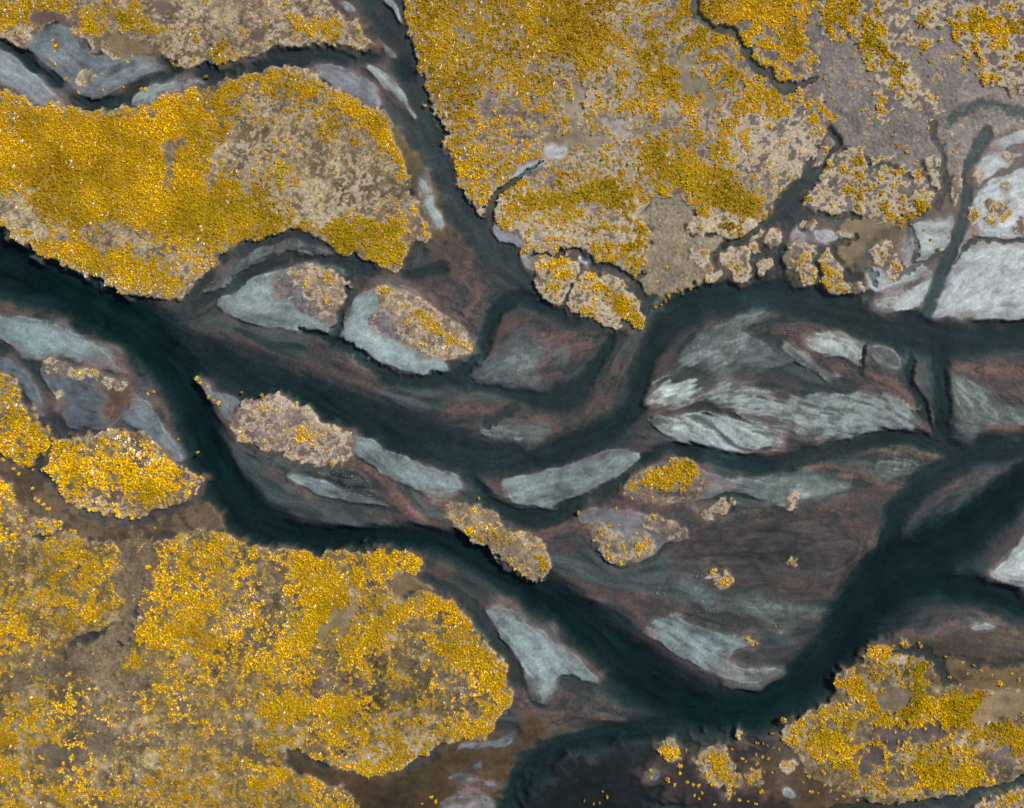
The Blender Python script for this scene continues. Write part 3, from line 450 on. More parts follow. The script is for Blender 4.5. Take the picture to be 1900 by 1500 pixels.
# ---- local change of cover: x,y,rx,ry,rot, d_yellow, d_straw, green, white
BLOB = [
 # stream bank
 (30,20,60,40,0,.4,.0,.1,.1),(110,10,30,16,0,.35,0,0,0),(175,50,28,18,30,.4,-.1,.3,0),(250,42,60,16,22,.5,-.2,.7,0),(252,8,16,12,0,.5,0,.1,0),
 (360,55,9,16,0,.3,0,.7,.1),(410,98,40,24,10,.4,0,.3,0),(330,85,25,20,0,-.05,.1,0,.5),(170,92,30,8,40,0,.2,0,.5),(340,110,20,10,0,0,.2,0,.6),
 (50,60,30,16,20,-.1,.2,0,.4),(600,62,80,14,24,.4,0,.2,.05),(520,50,25,30,40,.15,.1,.1,.2),(450,40,80,30,0,-.12,.05,0,0),(340,30,60,40,0,-.15,.1,0,.05),(570,10,50,18,0,0,.1,0,.2),
 (640,80,40,10,20,-.2,.2,0,.1),(510,75,30,10,0,-.2,.2,0,.2),
 # golden tongue
 (150,300,210,70,8,.36,-.1,-.05,0),(60,270,120,50,0,.3,-.1,-.1,0),(260,340,140,90,0,.3,-.1,0,0),(330,230,160,40,-14,.2,-.1,0,0),(40,215,60,14,10,.1,0,-.6,.1),
 (400,140,150,14,-12,.2,-.1,.1,0),(480,230,70,60,0,-.2,.1,0,0),(430,300,40,30,0,-.15,.1,0,0),(560,300,130,90,20,-.25,.12,0,.02),(600,360,120,60,0,-.22,.15,0,.02),
 (480,350,46,24,-20,.25,.0,.5,.1),(530,320,26,20,0,.45,-.1,.6,0),(520,390,60,20,0,.25,0,.7,0),(690,235,14,60,-35,.5,-.1,0,0),(735,285,12,40,-20,.5,-.1,0,0),(660,200,60,10,35,.3,0,0,.2),
 (640,430,22,40,0,.45,0,.8,0),(680,422,12,18,0,.6,0,.9,0),(728,425,18,12,0,.6,0,.9,0),(700,468,16,24,20,.5,0,.5,0),(740,475,12,26,10,.55,0,.6,0),(640,470,20,20,30,.4,0,.4,0),
 (790,425,8,16,0,.4,0,.2,.1),(480,440,60,18,-20,.35,-.1,.4,0),(370,410,90,40,0,.3,-.1,.3,0),(440,360,120,60,0,.1,0,.3,0),
 (200,440,80,22,10,-.35,.15,0,0),(60,430,50,30,30,-.3,.2,0,.35),(120,400,50,30,0,.2,0,.2,0),(20,390,40,40,0,-.25,.2,0,.1),(160,480,100,22,22,.3,0,.05,.05),(250,500,40,30,20,.35,0,0,0),
 (300,470,60,40,0,-.2,.1,0,0),(200,520,100,12,14,0,.1,0,.8),(310,520,40,24,0,.2,0,0,.3),(360,490,30,30,0,-.3,.2,0,.2),(340,540,30,14,0,-.3,.1,0,.1),(390,450,20,20,0,-.2,.1,0,.1),
 (50,168,60,10,25,-.3,.3,0,.6),(30,260,12,40,0,-.1,0,0,.1),(310,290,10,26,0,-.6,.1,0,0),(315,330,16,50,0,-.5,.15,0,0),(320,275,18,12,0,-.5,.1,0,0),(290,215,12,10,0,-.5,.1,0,0),(395,330,14,26,0,-.4,.1,0,0),(440,265,30,16,-30,-.4,.1,0,0),(470,190,40,20,0,-.2,.1,0,0),
 (610,140,50,12,14,-.4,.3,0,.4),(610,400,60,24,0,-.15,.1,0,0),(770,440,30,30,0,-.4,.1,0,0),(690,330,60,50,0,-.3,.1,0,0),
 # straw plain
 (860,60,110,110,0,.22,-.1,0,.08),(1040,50,90,50,20,.42,-.2,-.05,.02),(820,170,40,160,-18,.2,-.05,0,.1),(960,120,60,40,0,-.05,0,0,.1),(1100,100,60,40,40,.2,0,0,0),(880,330,60,40,20,.12,0,0,.15),(900,250,60,60,0,.05,0,0,.15),
 (1020,180,70,30,0,.12,0,.0,.02),(1140,190,60,20,10,.1,.1,0,0),(1160,10,70,20,0,.1,.1,0,0),(1200,110,12,30,0,.4,0,.9,0),(1275,52,40,12,20,.4,0,.4,0),(1305,75,12,20,0,.4,0,.4,0),(1210,100,30,10,0,.3,0,.4,0),
 (1360,140,22,8,0,.35,0,.6,0),(1305,100,26,8,30,.3,0,.5,0),(1230,150,40,30,0,.25,0,.1,0),(1260,180,50,40,0,.1,.1,0,0),(1210,275,14,26,0,.35,0,.6,0),
 (1340,20,60,26,0,.5,-.2,0,0),(1440,15,60,22,20,.45,-.2,0,0),(1400,90,14,60,0,.25,0,.1,0),(1450,60,20,60,-30,.25,0,0,0),(1462,150,10,16,0,.5,0,.2,0),(1420,200,22,34,-35,.3,0,.2,0),
 (1250,320,70,26,16,.35,-.1,.6,0),(1340,345,60,24,20,.5,-.2,.4,0),(1390,385,50,14,15,.5,-.2,.75,0),(1345,300,16,40,0,.3,0,.5,0),(1330,370,50,20,0,.4,-.1,.6,0),(1245,285,20,30,0,.2,0,.4,0),
 (1420,270,60,70,0,-.2,.25,.1,0),(1380,230,60,50,0,-.1,.15,0,0),(1330,240,40,40,0,.05,.05,.1,0),(1480,280,40,50,20,-.3,.4,0,.05),
 (1060,370,80,14,-8,.45,0,.8,0),(1110,345,40,16,-20,.3,0,.6,0),(1060,400,30,16,0,.2,.1,.6,0),(1140,375,14,14,0,.5,0,.8,0),(1175,390,16,22,0,.5,0,.8,0),(1000,370,40,16,0,.2,.1,.3,0),(1130,350,80,8,0,.1,.1,.3,0),
 (950,380,40,40,0,.05,.3,0,.05),(1000,410,70,30,0,.0,.15,0,.05),(1080,430,60,26,0,-.1,.2,0,0),(1130,470,50,20,10,.25,.1,.1,0),(1175,455,14,12,0,.4,0,.8,0),(1115,427,16,8,0,.5,0,.9,0),(1150,427,20,8,0,.4,0,.9,0),(1186,432,12,10,0,.4,0,.8,0),
 (1320,420,70,16,-5,-.28,.6,.0,.0),(1290,425,14,6,0,.3,0,.7,0),(1355,422,14,8,0,.35,0,.8,0),(1400,408,30,10,-10,.3,.2,.8,0),(890,392,16,10,0,-.2,.1,0,.6),(1180,410,30,40,0,-.05,.2,0,0),
 (1130,130,50,40,0,-.1,.1,0,0),(1280,215,60,20,0,-.1,0,0,0),(1120,240,80,30,0,-.15,0,0,0),(1060,290,60,30,0,-.1,.1,0,0),(1160,305,60,24,0,-.15,.15,0,0),
 (1090,480,40,8,10,0,.2,0,0),(985,455,20,12,20,-.2,.2,0,.1),
 # upper right marsh
 (1560,30,60,30,20,.45,-.15,.1,0),(1620,40,20,50,0,.25,0,.2,0),(1620,80,30,14,30,.45,0,.4,0),(1640,95,18,10,40,.4,0,.4,0),(1800,40,30,30,0,.35,0,.2,0),(1820,60,30,20,0,.35,0,.1,0),(1870,50,50,12,0,.4,-.1,.1,0),(1880,90,40,40,0,-.1,.2,0,0),
 (1780,10,30,20,0,.25,0,.3,0),(1660,30,20,30,0,-.2,.2,0,0),(1665,140,12,30,-20,.3,.1,.3,0),(1690,160,40,40,0,-.15,.35,0,0),(1720,20,40,30,0,-.15,.1,0,0),(1812,105,6,14,-20,.5,0,.1,0),(1900,40,40,60,0,.2,0,0,0),
 (1580,350,60,40,0,.0,.0,.3,0),(1545,320,30,20,0,.1,.1,.3,0),(1640,380,40,14,0,.1,.1,.4,0),(1560,380,40,14,0,-.1,.25,0,0),(1705,385,18,14,0,.3,0,.3,0),(1520,365,10,14,0,.3,0,.3,0),
 # islands
 (1035,495,24,16,30,.3,0,.3,0),(1105,535,24,14,35,.4,0,.2,.1),(1155,570,30,16,45,.55,-.2,.3,0),(1180,598,12,12,0,.5,-.1,.3,0),(1120,570,30,14,20,-.2,.3,0,0),
 (610,520,12,8,30,.5,0,0,.2),(590,505,30,5,28,.1,.1,0,.6),(720,537,8,7,0,.6,0,0,.2),(806,606,13,16,40,.6,0,.2,.05),(840,630,30,5,30,.45,0,0,.1),(820,648,28,10,14,0,.1,0,.75),(760,630,24,5,20,.2,.1,0,.4),(775,580,50,8,36,.1,.2,0,0),(860,645,10,14,0,.1,.3,0,0),
 (520,755,28,10,20,0,.1,0,.6),(555,800,14,12,0,.5,0,.1,.1),(500,755,20,8,0,.1,.1,0,.7),(590,830,30,14,0,0,.1,0,.3),(630,810,14,20,0,-.1,.3,0,.1),(460,770,20,16,0,-.1,.3,0,.2),
 (1240,884,40,22,-14,.65,-.2,.05,.05),(1190,898,30,12,-20,.35,0,0,.35),(1268,872,16,22,0,.6,-.1,.1,0),(1290,912,24,10,0,-.3,.1,0,0),(1200,922,40,8,0,-.3,0,0,.05),
 (1190,1008,20,10,-30,.35,.1,0,0),(1165,1030,40,10,-15,.15,.3,0,.05),(1125,1010,10,14,0,.3,.1,0,.1),(1130,1035,12,10,0,.2,.2,0,.3),(1220,962,8,8,0,.5,0,0,.1),(1240,968,8,8,0,.3,0,0,.3),
 (835,958,12,16,0,.2,0,0,.5),(880,990,30,20,20,.3,0,0,.1),(860,950,12,10,0,-.2,.1,0,.3),(985,1040,30,24,40,.15,0,.1,.05),(960,1020,10,16,0,.1,0,0,.4),(895,965,30,14,45,-.1,0,0,.15),(980,1000,24,16,0,-.2,.2,0,0),
 # left shore
 (40,820,50,26,0,.3,-.1,.0,0),(20,730,20,30,0,.0,.1,0,.15),(60,860,20,14,0,.2,0,0,0),(210,870,90,34,12,.3,-.1,.05,.03),(280,900,50,34,0,.3,-.1,.15,0),(130,880,40,40,40,.2,0,0,0),(215,815,60,16,10,-.15,.05,0,.6),(250,840,40,16,30,-.2,0,0,.6),(160,830,20,16,0,-.3,.1,0,.3),
 (190,940,40,14,10,-.1,.3,0,0),(360,890,16,20,0,-.2,.1,0,.05),(300,860,10,30,0,.3,0,.1,0),(330,930,30,20,0,-.3,0,0,0),(230,920,60,14,0,-.2,.05,0,0),(20,925,26,40,0,.2,0,0,0),(90,975,40,14,0,.15,.1,0,0),
 (20,1050,60,50,0,-.15,0,0,0),(150,1040,50,40,50,.2,0,-.1,0),(110,1120,60,20,20,.2,0,0,0),(130,1065,50,20,0,.1,0,-.1,0),(170,1120,16,30,0,.25,0,0,0),(60,1090,60,30,0,-.12,.05,0,0),(30,1140,30,50,30,.2,0,0,0),
 (380,1040,60,50,30,.18,0,0,.05),(340,1110,40,60,-20,.25,0,0,0),(260,1170,30,20,0,.45,0,0,0),(390,1140,60,30,20,.15,.05,0,.05),(470,1110,50,30,0,-.2,.1,0,.3),(440,1150,40,20,0,-.2,.1,0,.2),(420,1020,50,24,0,.1,0,0,.0),(420,1010,20,20,0,.1,.1,0,.0),
 (590,1080,50,60,-25,.4,-.05,.05,0),(610,1150,50,30,30,.4,0,.2,0),(560,1180,60,20,-40,.3,.1,.3,0),(680,1060,70,20,-30,.35,0,.1,0),(720,1030,40,14,0,.35,0,.1,.1),(760,1050,16,14,0,.3,0,.1,.3),(560,1040,30,20,0,.3,0,0,0),(500,1050,40,40,0,-.25,0,0,.05),(520,1130,30,40,0,-.05,.05,0,.35),
 (660,1120,30,20,0,.1,0,0,.1),(760,1130,90,18,-14,.42,0,.05,.02),(850,1150,26,30,0,.4,0,0,.1),(690,1180,50,14,-40,.5,0,.1,0),(880,1200,30,40,-40,.2,0,0,.15),(760,1190,60,30,0,-.1,.1,0,.05),(840,1210,60,14,35,.4,0,.1,0),(910,1260,30,50,-20,.25,0,0,.05),
 (770,1240,60,14,10,-.35,.05,0,0),(720,1270,30,40,0,-.25,.05,0,0),(840,1270,50,30,10,-.15,.05,0,.35),(890,1290,50,10,20,-.3,0,0,.2),(830,1330,50,24,0,-.1,.05,0,.4),(620,1240,40,40,0,-.1,0,0,.1),(560,1220,40,40,40,.1,0,0,.1),(640,1270,60,14,10,-.25,0,0,0),
 (580,1310,90,20,-4,.35,0,.15,0),(660,1340,60,40,30,.2,0,.2,.05),(580,1350,60,20,0,.0,.05,0,.2),(520,1320,20,30,30,.4,0,.1,0),(540,1385,30,12,35,.4,0,.05,0),(720,1400,60,20,0,.1,.35,.1,.02),(760,1410,40,20,0,.15,.3,0,0),(640,1415,60,10,10,.3,.1,.1,.05),(700,1430,40,8,0,.3,0,0,.1),(890,1350,40,14,-30,.3,0,0,.1),(870,1360,40,10,0,.3,0,0,0),(930,1290,14,40,0,.4,0,0,0),
 (340,1180,40,30,30,.25,0,0,0),(480,1230,30,60,0,.15,0,.2,0),(480,1180,30,30,0,0,0,0,.2),(120,1260,80,20,-10,-.3,0,0,0),(30,1250,60,40,-20,-.22,.05,0,0),(110,1290,60,30,0,.05,0,0,0),(230,1270,20,60,-20,-.4,0,0,0),(190,1280,30,40,0,-.05,0,0,0),(330,1250,80,20,-10,-.1,.05,0,0),(60,1340,40,40,-30,.1,0,0,0),(100,1390,60,20,-30,-.15,0,0,0),(200,1370,50,20,0,-.25,0,0,0),(300,1360,80,30,0,-.2,.1,0,0),(170,1430,60,30,0,-.25,0,0,0),(240,1420,40,40,-30,-.3,.05,0,0),
 (250,1440,80,40,0,.0,.1,-.5,0),(380,1430,80,40,0,.05,.05,-.5,0),(310,1460,120,40,0,.1,.05,-.4,0),(420,1380,80,16,20,-.25,.0,-.4,0),(480,1350,40,20,0,-.2,.05,0,0),(440,1330,50,20,20,-.2,.1,0,0),(500,1440,30,40,0,.15,.05,0,0),(590,1480,60,20,10,.05,.1,0,0),(20,1440,40,60,0,.1,0,0,0),
 # thicket island
 (1580,1270,40,20,40,.15,.05,0,.0),(1600,1290,40,20,30,.25,0,0,.1),(1530,1320,50,16,-10,.2,0,0,.05),(1560,1330,30,20,0,.1,0,0,0),(1700,1230,30,14,0,.3,0,.6,0),(1700,1270,14,40,10,.3,0,.9,0),(1650,1220,20,16,0,.1,.1,0,.0),(1670,1225,20,10,0,-.3,.4,0,0),
 (1700,1320,90,22,-4,.4,-.1,.2,0),(1780,1320,40,30,0,.45,-.2,.4,0),(1660,1340,40,20,-20,.3,0,.2,0),(1820,1300,12,20,0,.3,0,.3,0),(1550,1390,50,36,30,.45,-.2,.1,0),(1480,1360,30,30,0,.1,.05,0,0),(1530,1365,14,14,0,.3,0,.3,0),(1500,1370,40,30,50,-.15,.1,0,0),
 (1600,1360,40,14,-20,-.3,.1,0,0),(1750,1410,60,40,20,.35,-.1,.35,0),(1720,1440,40,20,20,.35,0,.2,0),(1790,1440,40,20,0,.35,-.1,.2,0),(1690,1400,30,20,0,.0,.25,0,.25),(1870,1370,40,24,0,.4,-.1,.3,0),(1840,1350,12,24,0,.3,0,.7,0),(1780,1385,20,20,0,-.1,.1,0,0),(1620,1470,40,14,0,.2,.1,.0,0),(1700,1470,60,10,0,-.05,.2,0,.05),
 (1870,1430,40,30,0,-.2,.1,0,.2),(1880,1290,40,24,0,-.3,.3,.1,0),(1860,1310,20,8,0,.25,0,.5,0),(1540,1440,40,14,30,-.35,.05,0,0),(1560,1460,60,20,20,-.35,.0,0,0),(1570,1300,24,10,0,0,0,0,.1),
]
# ---- shrubs that stand alone: x,y,radius
DOTS = '''103,86,6 102,120,5 122,147,5 382,142,5 262,165,6 270,166,6 228,162,4 146,173,5 171,183,3 192,168,3 190,138,3 236,116,5 245,105,4 320,118,4 330,122,4 95,112,4
1257,468,4 1281,535,5 1223,425,4 1240,548,6 1227,566,5 1215,570,5 1235,558,5 1293,508,4 1237,496,4 1258,535,5 1320,500,4 1273,517,4 1194,505,4 1178,516,4 1220,523,4 1265,427,4
1273,1393,4 1263,1408,4 1262,1421,7 1262,1435,5 1207,1430,5 1208,1443,4 1238,1447,7 1251,1456,5 1275,1452,6 1286,1457,5 1296,1458,5 1303,1472,5 1288,1476,4 1297,1483,4 1325,1493,4 1405,1380,4 1416,1381,4 1425,1385,3 1435,1388,3 1445,1391,4 1377,1408,5 1384,1413,4 1403,1402,4 1415,1405,5 1425,1408,5 1405,1418,5 1417,1432,4 1371,1485,5 1363,1472,4 1388,1487,4 1402,1492,4 1412,1470,7 1395,1428,6 1433,1434,4 1358,1391,4 1505,1470,5 1517,1472,4 1530,1455,5 1540,1468,5 1565,1478,6 1575,1470,5 1590,1485,4 1552,1484,4 1490,1452,4 1500,1440,6 1526,1432,6
1073,951,5 1143,945,4 1130,975,6 1148,974,3 1102,1003,5 1126,1013,6 1152,1045,6 1198,1000,5 1206,1004,4 1180,990,4 1213,960,6 1240,969,4 1193,917,4 1210,924,4 1172,925,4 1135,1037,5 1185,1030,5 1196,1018,5
285,727,5 274,731,4 365,703,6 372,710,5 384,718,4 387,737,6 405,748,7 397,743,4 485,733,5 448,728,3 330,816,4 368,840,3 372,886,6 362,884,5 345,870,4
1453,1337,9 1433,1362,4 1709,1201,6 1705,1193,5 1657,1199,5 1755,1219,4 1785,1230,5 1808,1235,5 1854,1269,8 1762,1257,7 1877,1250,5 1820,1245,4 1795,1250,4 1840,1252,4 1890,1262,6 1612,1200,5 1640,1208,6 1650,1212,5
1726,446,4 1760,441,4 1700,450,3 1807,434,4 1742,464,6 1690,417,4 1822,446,3 1714,427,4 1700,405,5 1870,470,2 1680,494,4 1656,490,5 1848,1073,3 1888,690,3 1468,1042,5 1440,1163,3 1520,945,3 1404,1195,4 1405,1245,4
287,980,4 308,1002,4 130,985,6 210,1012,5 275,1052,8 225,1052,5 140,988,6 85,1003,5 60,872,4 25,870,5 35,880,6 60,906,5 72,930,6 80,936,6 90,945,6 65,925,5 103,970,7 112,982,6 90,985,6 5,853,5
1118,1470,3 1126,1480,4 1102,1493,4 1112,1491,3 1084,1487,3 800,1480,5 808,1489,5 783,1492,4 1540,160,5 1530,146,5 1582,107,4 1587,93,4 1598,204,4 1612,212,4 1665,270,5 1668,268,4 1550,216,6 1545,183,4 1710,100,5 1725,115,5 1740,130,4 1780,100,7 1785,125,5 1790,118,5 1812,140,5 1800,130,4 1655,252,4 1640,245,4 1682,282,6 1700,300,4 1775,185,3 888,925,4 1457,290,4
640,590,3 1075,640,0'''

FLOW = ['1212,748 1250,725 1296,704', '1225,752 1262,738 1300,722', '1210,730 1240,708 1270,700', '1300,748 1335,730 1365,718', '1330,752 1370,738 1410,728', '1400,735 1460,748 1540,770 1600,790',
 '1430,765 1500,790 1560,805', '1560,740 1620,745 1690,785', '1215,782 1270,800 1330,840', '1260,776 1320,795 1370,830', '1310,770 1370,795 1440,822', '1500,625 1540,640 1595,668', '1520,622 1570,635 1600,655',
 '1260,690 1330,640 1420,590', '1300,690 1380,640 1440,600', '1460,640 1510,670 1555,702', '1730,580 1790,500 1860,460', '1760,580 1830,540 1900,490', '1780,590 1850,580 1900,570', '1700,420 1730,440 1760,430', '1620,565 1670,560 1720,525',
 '660,830 700,850 740,890', '740,850 770,880 790,910', '940,930 1000,910 1060,890', '960,900 1040,890 1120,850', '1210,1160 1260,1190 1330,1240', '1250,1150 1320,1190 1360,1200', '920,1150 980,1200 1040,1250', '940,1130 1020,1190 1100,1255',
 '1790,710 1840,750 1900,790', '1340,895 1420,905 1520,905', '1250,1040 1350,1030 1450,1020 1560,1000', '1250,1075 1380,1090 1500,1090', '1300,1000 1400,985 1520,990', '0,610 80,630 160,660', '640,640 720,660 800,690']

FOAM_GLINTS = [  # pale flecks added in place of foam and sun glints
 ('pale flecks standing for foam and glints along the arched shoal rim', [('1290,640 1320,612 1360,592 1420,580', 4, 90), ('1290,635 1255,680', 5, 30)]),
 ('pale flecks standing for foam and glints on the riffle by the tiny shrub islet', [('1250,1085 1290,1065 1310,1075', 5, 50), ('1280,1100 1310,1130 1330,1105', 6, 70), ('1215,1095 1240,1110', 4, 24)]),
 ('pale flecks standing for foam and glints on the eye shaped patch', [('1650,865 1700,868', 7, 70), ('1690,858 1712,860', 3, 20)]),
 ('pale flecks standing for foam and glints on the great lens shoal', [('1460,640 1500,680 1555,705', 5, 90), ('1420,605 1470,620 1510,640', 7, 60), ('1500,655 1560,690 1600,690', 8, 60)]),
 ('pale flecks standing for foam and glints below the third shrubby island', [('480,838 560,865 640,880 700,915', 5, 110), ('560,885 640,905 700,925', 4, 40)]),
 ('white flecks standing for foam and glints on the teal channel bend', [('1330,545 1270,570 1240,600 1215,650', 4, 60), ('1200,690 1190,660', 5, 20)]),
 ('pale flecks standing for foam and glints on the pebbled silt tongue', [('1770,700 1830,735 1900,780', 10, 110), ('1860,730 1900,750', 8, 40)]),
 ('pale flecks standing for foam and glints on the thin silt ridges', [('380,540 420,500 480,462', 4, 40), ('500,450 560,445 620,470', 4, 60), ('590,492 660,505', 4, 30)]),
 ('pale flecks standing for glints on the mudflat rill mouth', [('1530,150 1560,190 1570,230', 8, 60)]),
]


# ------------------------------------------------------------------ flow of the river and streaks along it
gx = np.arange(-M, W0+M+1, 10.0); gy = np.arange(-M, H0+M+1, 10.0); GX, GY = np.meshgrid(gx, gy)
A = []
for f in F:
    if f['k'] == 'chan': P = resample(f['p'][:, :2], 16, False); w = 1.0
    elif f['k'] == 'bar': P = resample(smooth(f['p'], True), 14, True); P = np.vstack([P, P[:1]]); w = .8
    else: continue
    d = np.diff(P, axis=0); m = (P[1:]+P[:-1])/2; l = np.hypot(d[:, 0], d[:, 1])+1e-6
    th = 2*np.arctan2(d[:, 1], d[:, 0])
    A.append(np.stack([m[:, 0], m[:, 1], w*np.cos(th), w*np.sin(th)], 1))
for P, w_, a_, c_ in RED:
    P = resample(P, 16, False); d = np.diff(P, axis=0); m = (P[1:]+P[:-1])/2; th = 2*np.arctan2(d[:, 1], d[:, 0])
    A.append(np.stack([m[:, 0], m[:, 1], np.cos(th), np.sin(th)], 1))
for s_ in FLOW:
    P = resample(pts(s_), 8, False); d = np.diff(P, axis=0); m = (P[1:]+P[:-1])/2; th = 2*np.arctan2(d[:, 1], d[:, 0])
    A.append(np.stack([m[:, 0], m[:, 1], 4*np.cos(th), 4*np.sin(th)], 1))
A = np.vstack(A)
cx = np.zeros(GX.shape); cy = np.zeros(GX.shape)
for a in A:
    k = 1/((GX-a[0])**2+(GY-a[1])**2+80)**1.6
    cx += k*a[2]; cy += k*a[3]
ang = np.stack([cx, cy], -1); ang /= np.linalg.norm(ang, axis=-1, keepdims=True)+1e-12
def up(g):
    u = np.clip((PX+M)/10, 0, len(gx)-1.001); v = np.clip((PY+M)/10, 0, len(gy)-1.001)
    i = u.astype(int); j = v.astype(int); u = u-i; v = v-j
    return (g[j, i]*(1-u)+g[j, i+1]*u)*(1-v)+(g[j+1, i]*(1-u)+g[j+1, i+1]*u)*v
TH = .5*np.arctan2(up(ang[..., 1]), up(ang[..., 0]))+.10*grf(14, 11)
DX, DY = np.cos(TH), np.sin(TH)
def lic(noise, n, h=1.0):
    out = noise.copy(); wsum = np.ones_like(noise)
    jj, ii = np.mgrid[0:NY, 0:NX].astype(np.float32)
    for sgn in (1, -1):
        x = ii.copy(); y = jj.copy(); px_, py_ = sgn*DX, sgn*DY
        for s in range(n):
            a = np.clip(np.rint(x).astype(np.int32), 0, NX-1); b = np.clip(np.rint(y).astype(np.int32), 0, NY-1)
            vx, vy = DX[b, a], DY[b, a]
            fl = np.where(vx*px_+vy*py_ < 0, -1, 1); px_, py_ = vx*fl, vy*fl
            x = x+h*px_; y = y+h*py_
            a = np.clip(np.rint(x).astype(np.int32), 0, NX-1); b = np.clip(np.rint(y).astype(np.int32), 0, NY-1)
            k = .5+.5*math.cos(math.pi*(s+1)/(n+1))
            out += k*noise[b, a]; wsum += k
    out /= wsum
    return (out-out.mean())/out.std()
L1 = lic(grf(1.8, 21), 8)
LA = lic(grf(8, 24), 44, 1.2); LB = lic(grf(4.5, 25), 26)
L2 = lic(grf(4.5, 22), 34)
L3 = lic(grf(12, 23), 46, 1.3)
G5, G14, G40, G90 = grf(5, 31), grf(14, 32), grf(40, 33), grf(90, 34)
G2 = grf(1.2, 35); H5, H14, H40 = grf(5, 36), grf(14, 37), grf(40, 38)

# ------------------------------------------------------------------ paint the ordered features into height, sediment colour and cover
Z = np.full((NY, NX), -.19, np.float32)+.035*L3+.02*L2-.04*G90+.02*G14
C = np.empty((NY, NX, 3), np.float32)
base, grey, redc = rgb(98, 86, 86), rgb(86, 92, 91), rgb(120, 94, 90)
C[:] = base
def mixc(c, a):
    global C
    C += (np.asarray(c, np.float32)-C)*a[..., None]
mixc(grey, .7*ss(.0, .9, LA+.5*G40+.25*LB))
mixc(redc, .62*ss(.15, 1.3, .6*L2-.45*LA+.4*G14+.25*G5+.2*G2))
swirl = ss(.45, .95, .75*LB+.45*L3+.35*G40)
mixc(rgb(72, 76, 79), .65*swirl); Z -= .10*swirl
light = ss(.9, 1.5, LA-.5*LB+.5*H14)
mixc(rgb(120, 126, 125), .3*light); Z += .05*light
for P, w_, a_, c_ in RED:
    P = smooth(P, False); b = box(P, 3*w_)
    d, _ = segdist(PX[b]+2*n1[b], PY[b]+2*n2[b], P, False)
    a = np.clip(.75*a_*np.exp(-(d/(1.25*w_))**2)*(.85+.28*L2[b]+.25*L1[b]+.25*G2[b]+.25*G5[b]), 0, 1)
    rc = rgb(*c_); rc = lerp(rc, np.full(3, rc.mean(), np.float32), .40)
    C[b] += (rc-C[b])*a[..., None]
    Z[b] += .10*a*(Z[b] < -.12)
LAB = np.zeros((NY, NX), np.int16)
CY, CS, CW, CG, CP, SZ = (np.zeros((NY, NX), np.float32) for _ in range(6))
def rank(g):
    q = np.sort(g[::3, ::3].ravel()); return (np.searchsorted(q, g.ravel())/len(q)).reshape(g.shape).astype(np.float32)
R7, R4 = np.abs(grf(6, 44)), np.abs(grf(3.5, 45))
VF = rank(.75*grf(1.7, 41)+.55*grf(4.5, 42)+.30*grf(14, 43)+.14*G40-.40*(1-2*R4))
VC = rank(.55*grf(2.0, 46)+.85*grf(4.6, 47)+.40*grf(12, 48)+.12*G40-.12*(1-2*R7))
VR = rank(1.25*R7+.42*grf(1.7, 51)+.35*grf(4, 52)+.30*grf(14, 53))
CR = np.zeros((NY, NX), np.float32); CT = np.zeros((NY, NX), np.float32)
LAND = np.zeros((NY, NX), np.float32); STIP = np.zeros((NY, NX), np.float32)
